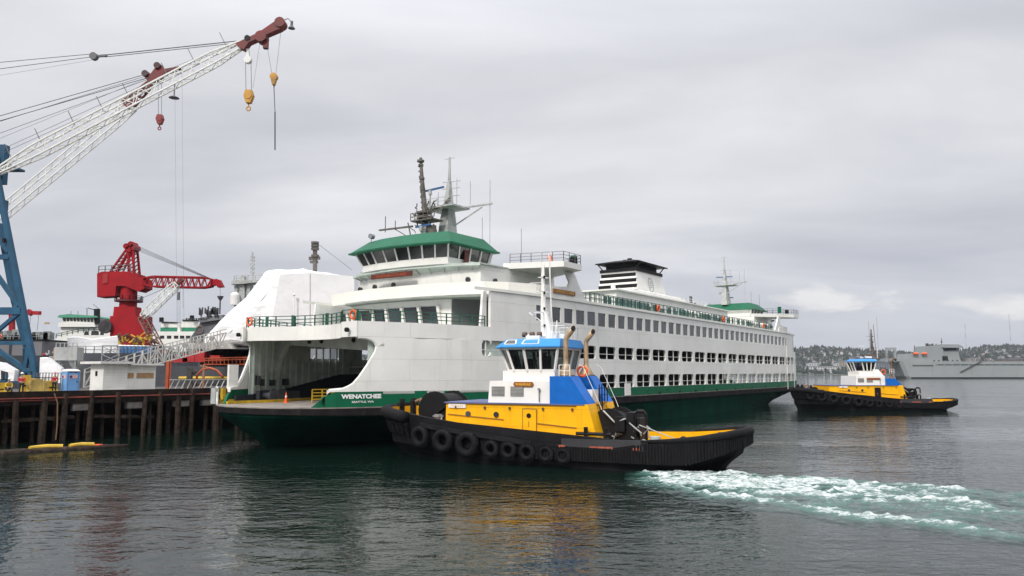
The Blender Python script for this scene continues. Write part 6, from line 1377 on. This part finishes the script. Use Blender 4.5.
# naval ship behind: bridge, mast, domes
Yn = 190; ns = empty('naval_ship', (X_(225, Yn), Yn, 0)); tag(ns, 'pale grey naval ship with radar mast and white domes behind the white wrap', 'ship'); on_ = Vector(ns.location)
qn = lambda px, py: at(px, py, Yn)-on_; pzn = lambda L: [(qn(x, y).x, qn(x, y).z) for x, y in L]
m = MB(); m.prism(pzn([(186, 380), (186, 352), (190, 338), (198, 327), (200, 323), (222, 319.5), (235, 312), (290, 300), (330, 300), (330, 380)]), 0, 16); m.build('superstructure', NAVY, ns)
m = MB(); m.prism(pzn([(201, 323), (201.5, 317.8), (224, 315), (224, 319.5)]), -1, 10); m.build('bridge_deck', NAVY, ns)
m = MB(); rq = random.Random(6)
for k in range(26): x_ = rq.uniform(201, 224); p = qn(x_, rq.uniform(314, 318)); m.bar(p+Vector((0, -1.2, 0)), p+Vector((0, -1.2, rq.uniform(.5, 2))), .3)
for k in range(9): m.box(qn(203+k*2.3, 0).x, qn(204.6+k*2.3, 0).x, -1.1, -1, qn(0, 320.2).z, qn(0, 318.4).z)
m.build('bridge_gear', mat('gear_dark', (.05, .055, .06), .6), ns)
m = MB(); 
for x_, y0, y1, w_ in ((236.5, 312, 286, 3.4), (243, 304, 276, 4.6), (252.5, 292, 256, 1.2), (249, 296, 284, 3)): a_, b_ = qn(x_, y0), qn(x_, y1); m.bar(a_, b_, w_*.25, w_*.25)
m.prism(pzn([(233, 285), (234, 281.5), (241, 280.5), (262, 280.5), (262, 282.5), (244, 284.5)]), -1.5, 3); m.bar(qn(252.5, 256), qn(252.5, 252), .3)
for y_ in (257, 260, 264, 268, 272): m.bar(qn(250.6, y_), qn(254.6, y_+.6), .35, .5)
m.prism(pzn([(239, 296), (239, 285), (248, 284), (249, 296)]), 0, 3); m.rail([qn(234, 281), qn(262, 280)], 1.3, 1.6, 2, .08)
for x_ in (236, 243, 247): m.bar(qn(x_, 281), qn(x_, 277), .3)
m.build('mast', GREYP, ns)
for x_, y_, r_ in ((236.7, 296, 1.15),): 
    p = qn(x_, y_); m = MB(); m.cyl((p.x, -1, p.z-2.4), r_, 2.4, 16); m.sphere((p.x, -1, p.z), r_, 16, 8, .8, half=True); m.build('radome', TW, ns, smooth=False)
m = MB(); p = qn(199.5, 330); m.torus((p.x, -.2, p.z), .95, .12, 'y', 20, 6); m.build('hull_ring', mat('ring_rust', (.40, .25, .18), .7), ns)
# ------------------------------------------------------------------ right: reserve ship
Yr = 760; rs = empty('cargo_ship', (X_(985, Yr), Yr, 0)); tag(rs, 'long rust-stained grey military cargo ship moored across the water', 'ship'); orr = Vector(rs.location)
qr = lambda px, py: at(px, py, Yr)-orr; pzr = lambda L: [(qr(x, y).x, qr(x, y).z) for x, y in L]
RSG = mat('reserve_grey', (.27, .295, .30), .65, var=.10, scale=.02, streak=.35, scol=(.20, .13, .09), sscale=.12)
m = MB(); m.loft([[(x_, y_, z) for x_, y_ in ((qr(a, 0).x, 2), (qr(a+3, 0).x, 0), (qr(1300, 0).x, 0), (qr(1300, 0).x, 30), (qr(a+3, 0).x, 30), (qr(a, 0).x, 22))] for a, z in ((887, -1), (884, qr(0, 376).z), (879, qr(0, 361.5).z))]); m.build('hull', RSG, rs)
m = MB(); m.box(qr(889, 0).x, qr(1300, 0).x, -.4, 30, -1, 1.3); m.build('boot_topping', BLK, rs)
m = MB(); m.prism(pzr([(910, 361.5), (911, 353.5), (928, 353), (928.5, 346), (944, 345), (945, 350), (945, 358), (960, 358), (964, 361.5)]), 3, 27); m.prism(pzr([(943, 347.5), (943, 344.2), (960, 344.4), (964.5, 346.5), (964.5, 347.8)]), 2, 28); m.prism(pzr([(944.5, 357), (944.5, 350.8), (962, 350.8), (964, 361.5), (946, 358)]), 6, 24); m.prism(pzr([(953, 351), (953, 347.5), (964, 347.5), (964, 351)]), 8, 22); m.build('superstructure', RSG, rs)
m = MB(); m.prism(pzr([(944, 360.5), (944, 356), (949, 356), (950, 360.5)]), 2.6, 5.9); m.prism(pzr([(952, 349.6), (952, 347.9), (961, 347.9), (961, 349.6)]), 7.6, 7.9); m.build('dark_recess', BLK, rs)
m = MB(); m.prism(pzr([(886.5, 362), (886.5, 347.5), (897, 347.5), (897, 362), (895, 362), (895, 350), (888.5, 350), (888.5, 362)]), 1, 3); m.build('kingpost_frame', RSG, rs)
m = MB(); m.prism(pzr([(890, 361.4), (890, 358.4), (910, 358.8), (910, 361.4)]), 1, 20); m.build('deck_house', RSG, rs)
for x_ in (916, 924.5): 
    m = MB(); a_, b_ = qr(x_-2.6, 354), qr(x_+3.2, 354); z_ = qr(0, 353.6).z; m.tube([(a_.x, .5, z_), (a_.x+.8, .5, z_), (b_.x-.8, .5, z_), (b_.x, .5, z_)], [.4, 1.2, 1.2, .4], 10); m.build('lifeboat', ORA, rs)
m = MB()
for k in range(7): x_ = 912.5+k*4.4; m.box(qr(x_, 0).x, qr(x_+1.2, 0).x, 2.4, 3.2, qr(0, 361).z, qr(0, 360).z)
for k in range(18): x_ = 891+k*1.1; m.box(qr(x_, 0).x, qr(x_+.7, 0).x, -.35, .4, qr(0, 366.2).z, qr(0, 364.9).z)
for k in range(70): x_ = 913+k*1.5; m.box(qr(x_, 0).x, qr(x_+(.9 if k % 5 else .3), 0).x, -.35, .3, qr(0, 365.3).z, qr(0, 364).z)
for x_ in (998, 1004, 1009, 1015, 1021): m.box(qr(x_, 0).x, qr(x_+1.4, 0).x, -.45, .3, qr(0, 363.2).z, qr(0, 362.2).z)
m.build('port_row', mat('port_dark', (.04, .045, .05), .6), rs)
m = MB(); m.bar(qr(960, 372)+Vector((0, -1, 0)), qr(981, 361)+Vector((0, -1, 0)), .9, .8); m.build('accommodation_ladder', mat('ladder_dark', (.07, .07, .07), .6), rs)
m = MB(); rq = random.Random(31)
for k in range(14): x_ = rq.uniform(929, 940); m.bar(qr(x_, 346)+Vector((0, 6, 0)), qr(x_, 343.5+rq.uniform(-.5, .8))+Vector((0, 6, 0)), .7)
m.bar(qr(946, 345)+Vector((0, 8, 0)), qr(946, 338)+Vector((0, 8, 0)), .5); m.bar(qr(918.5, 354)+Vector((0, 8, 0)), qr(918.5, 345)+Vector((0, 8, 0)), .5); m.sphere(qr(946, 341.5)+Vector((0, 8, 0)), 1.0, 8, 6)
for k in range(24): x_ = rq.uniform(965, 1024); p = qr(x_, 361.5)+Vector((0, rq.uniform(2, 20), 0)); m.bar(p, p+Vector((rq.uniform(-2, 2), 0, rq.uniform(1, 3.2))), .5)
m.build('deck_fittings', BROWNM, rs)
# ------------------------------------------------------------------ far shore, hills, houses, trees
HP = [(-1400, 0), (-900, 30), (-500, 45), (-200, 60), (300, 62), (480, 64), (560, 70), (640, 72), (700, 73), (770, 74), (800, 76), (822, 84), (845, 79), (870, 72), (905, 66), (940, 62), (965, 76), (985, 88), (1005, 92), (1030, 86), (1200, 70), (1500, 60), (2300, 40)]
YH_ = 2750
def hill_z(x, y):
    px = 512+x/y*750; h = interp(HP, px)
    f = (y-2050)/(YH_-2050); f = max(0, min(1, f)); f = f*f*(3-2*f)
    if y > YH_: f = max(0, 1-(y-YH_)/2200)
    return h*f+ (noise.noise(Vector((x/260, y/260, 0)))*9*f) + .6
m = MB(); NX, NY = 190, 26; xs = [(-2.0+4.4*i/NX) for i in range(NX+1)]; ys = [2000+ (j/NY)**1.3*2900 for j in range(NY+1)]
m.add([(a*y, y, hill_z(a*y, y)-(8 if j == 0 else 0)) for a in xs for j, y in enumerate(ys)], [(i*(NY+1)+j, (i+1)*(NY+1)+j, (i+1)*(NY+1)+j+1, i*(NY+1)+j+1) for i in range(NX) for j in range(NY)])
structure(m.build('hill', mat('hillside', (.045, .062, .038), .9, var=.5, scale=.006), smooth=True))
rh = random.Random(77); m = MB()
ico_v = [(0, 0, 1)]+[(.89*math.cos(a*1.2566), .89*math.sin(a*1.2566), .45) for a in range(5)]+[(.8*math.cos(a*1.2566+.6), .8*math.sin(a*1.2566+.6), -.5) for a in range(5)]+[(0, 0, -.9)]
ico_f = [(0, 1+a, 1+(a+1) % 5) for a in range(5)]+[(1+a, 6+a, 1+(a+1) % 5) for a in range(5)]+[(1+(a+1) % 5, 6+a, 6+(a+1) % 5) for a in range(5)]+[(11, 6+(a+1) % 5, 6+a) for a in range(5)]
def clump(m, x, y, z, r, hgt): m.add([(x+vx*r*rh.uniform(.75, 1.2), y+vy*r*rh.uniform(.75, 1.2), z+hgt*.5+vz*hgt*.55*rh.uniform(.8, 1.2)) for vx, vy, vz in ico_v], ico_f)
for k in range(7500):
    px = rh.uniform(740, 1100) if k < 6400 else rh.uniform(-260, 740); y = rh.uniform(2080, 3000); 
    if k % 3 == 0: y = rh.uniform(2550, 2850)
    x = (px-512)/750*y; z = hill_z(x, y); 
    conif = rh.random() < .25
    clump(m, x, y, z-1, rh.uniform(2.5, 4) if conif else rh.uniform(4, 9.5), rh.uniform(13, 23) if conif else rh.uniform(7, 14))
wood = m.build('forest', mat('forest_green', (.020, .034, .022), .9, var=.6, scale=.02), recalc=False); wood['kind'] = 'stuff'
# houses: a few kinds, many copies
def house_proto(wc, rc, w, d, h, lab):
    o = empty('house', (0, 0, 0)); tag(o, lab, 'house', 'houses on the far hillside')
    m = MB(); m.box(-w/2, w/2, -d/2, d/2, -4, h); m.build('wall', wc, o)
    m = MB(); m.prism([(-w/2-.6, h), (w/2+.6, h), (0, h+w*.28)], -d/2-.5, d/2+.5); m.build('roof', rc, o)
    m = MB()
    for x_ in (-w*.28, w*.28): m.box(x_-1, x_+1, -d/2-.1, -d/2, h*.4, h*.75)
    m.build('window', GLASS, o); return o
hw1 = mat('house_cream', (.30, .28, .25), .7, var=.1); hw2 = mat('house_white', (.50, .50, .49), .7, var=.1); hw3 = mat('house_brick', (.13, .08, .065), .7, var=.1); hw4 = mat('house_blue', (.14, .165, .19), .7)
rf1 = mat('roof_slate', (.10, .10, .11), .8); rf2 = mat('roof_brown', (.15, .10, .08), .8)
kinds = [(hw1, rf1, 10, 11, 6, 'cream house with a dark slate roof on the far hillside'), (hw2, rf1, 9, 10, 7, 'white house with a dark slate roof on the far hillside'), (hw2, rf2, 13, 10, 5.5, 'wide white house with a brown roof on the far hillside'), (hw3, rf1, 10, 10, 6.5, 'brick house with a dark slate roof on the far hillside'), (hw4, rf2, 9, 11, 6, 'grey-blue house with a brown roof on the far hillside')]
protos = []
def hill_top(px): return interp(HP, px)+5
def house_label(k, s, px, f):
    where = next(w for lim, w in ((812, 'nearest the ferry end'), (828, 'left of the far tug mast'), (846, 'above the terminal shed'), (866, 'around the far tug wheelhouse'), (884, 'between far tug and cargo ship'), (930, 'behind the cargo ship boats'), (966, 'behind the cargo ship bridge'), (990, 'beside the left radio mast'), (1008, 'between the radio masts'), (3000, 'right of both radio masts')) if px < lim)
    return ('small ' if s < .75 else 'big ' if s > .92 else '')+('cream', 'white', 'wide white', 'brick', 'grey-blue')[k]+' hillside house '+('low by the shore, ' if f < .45 else 'halfway up, ' if f < .85 else 'on the ridge, ')+where
for i in range(285):
    k = rh.choice([0, 0, 1, 1, 2, 3, 4]); 
    px = rh.choice([rh.uniform(798, 882), rh.uniform(798, 882), rh.uniform(962, 1026), rh.uniform(800, 1040)]); y = rh.uniform(2260, 2740)
    x = (px-512)/750*y; z = hill_z(x, y)+3.0
    pk = next((p for kk, p in protos if kk == k), None)
    if pk is None: pk = house_proto(*kinds[k]); protos.append((k, pk)); o = pk
    else: o = copy_tree(pk)
    s = rh.uniform(.6, 1.05); o.location = (x, y, z); o.scale = (s, s, s*rh.uniform(.9, 1.2)); o.rotation_euler = (0, 0, rh.uniform(-.5, .5))
    o['label'] = house_label(k, s, px, z/hill_top(px))
# shoreline sheds, terminal blocks, apartment blocks
for i, (px, py, w_, h_, c_, lab) in enumerate(((822, 366.5, 46, 9, hw2, 'long pale terminal shed low on the far shore, just right of the ferry'), (836, 371, 90, 5, hw4, 'low dark wharf building along the far waterline'), (843, 361, 14, 20, hw1, 'tall cream apartment block above the far terminal shed'), (838, 363, 10, 14, hw2, 'narrow white tower block beside the cream apartment block'), (812, 363, 14, 14, hw2, 'small white block at the left end of the far shore'), (878, 363, 40, 14, hw4, 'grey warehouse behind the bow of the cargo ship'), (858, 362, 22, 16, hw2, 'white industrial block behind the far tug'), (972, 358, 12, 16, hw1, 'cream block on the hillside behind the cargo ship deck'), (1010, 359, 30, 14, hw3, 'brick row on the hillside behind the cargo ship'))):
    y = 2130+i*6; x = (px-512)/750*y; z = Z_(py, y); o = empty('shore_building', (x, y, 0)); tag(o, lab, 'building'); m = MB(); m.box(-w_*1.0, w_*1.0, 0, 20, -2, z); m.build('wall', c_, o)
    m = MB(); m.box(-w_*1.0-1, w_*1.0+1, -1, 21, z, z+1.6); m.build('roof', rf1 if i % 2 else hw4, o)
    m = MB(); n_ = max(3, int(w_*2/7))
    for r_ in range(max(1, int(z/7))):
        for k in range(n_): xx = -w_+ (k+.3)*2*w_/n_; m.box(xx, xx+w_/n_, -.3, -.1, z-4.5-r_*5, z-2.3-r_*5)
    m.build('window_row', GLASS, o)
for px, y0, y1, lab in ((968, 352, 324, 'left one of the two thin red and white radio masts on the hill'), (1013, 346, 314, 'right one of the two thin red and white radio masts on the hill')):
    y = 2800; o = empty('radio_mast', (X_(px, y), y, 0)); tag(o, lab, 'radio mast', 'radio masts on the hill'); za, zb = Z_(y0+6, y), Z_(y1, y); n_ = 7
    for nm, mt_, par in (('red_section', RED, 0), ('white_section', TW, 1)):
        m = MB()
        for k in range(n_):
            if k % 2 == par: s0 = 2.6*(1-k/n_)+.5; m.lattice((0, 0, za+(zb-za)*k/n_), (0, 0, za+(zb-za)*(k+1)/n_), s0, s0*.8, 4, .5, .3)
        m.build(nm, mt_, o)
# seagull specks over the yard
# ------------------------------------------------------------------ haze: one closed box of pale even air round the whole scene
m = MB(); m.box(-7000, 12000, -400, 5400, -3, 140)
hz = m.build('haze', bpy.data.materials.new('haze_air')); hz['kind'] = 'stuff'
hm = hz.data.materials[0]; hm.use_nodes = True; ht = hm.node_tree; ht.nodes.clear()
ho = ht.nodes.new('ShaderNodeOutputMaterial'); hv = ht.nodes.new('ShaderNodeVolumePrincipled')
hv.inputs['Color'].default_value = (.80, .86, .95, 1); hv.inputs['Density'].default_value = 0.00006; hv.inputs['Anisotropy'].default_value = 0.2
ht.links.new(hv.outputs[0], ho.inputs['Volume'])
# ------------------------------------------------------------------ repeated pieces that came out of one loop become objects of their own
def split_pieces(o, gap=.04, most=100):
    me = o.data; par = list(range(len(me.vertices)))
    def fd(i):
        while par[i] != i: par[i] = par[par[i]]; i = par[i]
        return i
    for p in me.polygons:
        a = fd(p.vertices[0])
        for v in p.vertices[1:]: par[fd(v)] = a
    comp = {}
    for p in me.polygons: comp.setdefault(fd(p.vertices[0]), []).append(p.index)
    L = []
    for c, ps in comp.items():
        vs = {v for i in ps for v in me.polygons[i].vertices}; co = [me.vertices[v].co for v in vs]
        L.append([ps, [min(q[k] for q in co)-gap for k in range(3)], [max(q[k] for q in co)+gap for k in range(3)]])
    g = list(range(len(L)))
    def fg(i):
        while g[i] != i: i = g[i]
        return i
    for i in range(len(L)):
        for j in range(i+1, len(L)):
            if all(L[i][1][k] <= L[j][2][k] and L[j][1][k] <= L[i][2][k] for k in range(3)): g[fg(j)] = fg(i)
    cl = {}
    for i in range(len(L)): cl.setdefault(fg(i), []).extend(L[i][0])
    if len(cl) < 2 or len(cl) > most: return
    groups = list(cl.values()); nm = o.name.split('.')[0]; out_ = []
    for ps in groups:
        m = MB(); ix = {}
        for i in ps:
            f = []
            for v in me.polygons[i].vertices:
                if v not in ix: ix[v] = len(m.v); m.v.append(tuple(me.vertices[v].co))
                f.append(ix[v])
            m.f.append(tuple(f))
        out_.append(m)
    mt_ = me.materials[0]; sm = me.polygons[0].use_smooth; kids = list(o.children); pr = o.parent
    for k, m in enumerate(out_):
        if k == 0:
            nm2 = bpy.data.meshes.new(nm); nm2.from_pydata(m.v, [], m.f); nm2.materials.append(mt_); o.data = nm2
            for p in nm2.polygons: p.use_smooth = sm
        else:
            q = m.build(nm, mt_, pr, smooth=sm); q.matrix_basis = o.matrix_basis.copy()
SPLIT = {'leg', 'concrete_patch', 'recess_wall', 'sun_deck_railing', 'sheave', 'car_deck_lining', 'intermediate_decks', 'blocking_casing', 'control_panels', 'scupper', 'side_fairlead', 'window_pillar', 'arched_window', 'roof_vents', 'brow_bracket', 'red_container', 'draft_mark', 'boots', 'bogie', 'bow_bitts', 'quarter_bitts', 'house_window_band', 'yellow_hose', 'railing_screen', 'cable_guide', 'waler', 'promenade_railing', 'whip_antenna', 'cabin_front', 'deck_gear', 'rubbing_strake', 'roof', 'boarded_window', 'house_window', 'wing_railing', 'drum', 'superstructure', 'notice_plate', 'notice_emblem', 'vent_grille', 'bridge_gear', 'port_row', 'dark_recess', 'deck_fittings', 'mast_equipment', 'window_row', 'gantry_base', 'aft_ladder', 'casing_handrail', 'winch_fittings', 'lining_skirt', 'deck_edge', 'box_handle', 'side_locker', 'hoist_rope', 'truss', 'stair_tower', 'yellow_curb', 'apron_gear', 'mooring_winch', 'roof_gear', 'hanging_rope', 'red_hose', 'face', 'floor', 'window', 'stand_foot', 'stand_frame', 'port_row'}
for o in list(bpy.data.objects):
    if o.type == 'MESH' and o.data.users == 1 and o.name.split('.')[0] in SPLIT and o.parent is not None: split_pieces(o)
RN = {'port_row': 'porthole', 'intermediate_decks': 'intermediate_deck', 'control_panels': 'control_panel', 'roof_vents': 'roof_vent', 'boots': 'boot', 'bow_bitts': 'bow_bitt', 'quarter_bitts': 'quarter_bitt', 'winch_fittings': 'winch_fitting', 'deck_fittings': 'deck_fitting', 'window_row': 'window', 'house_window_band': 'house_window'}
for o in list(bpy.data.objects):
    b = o.name.split('.')[0]
    if b in RN and o.parent is not None: o.name = RN[b]
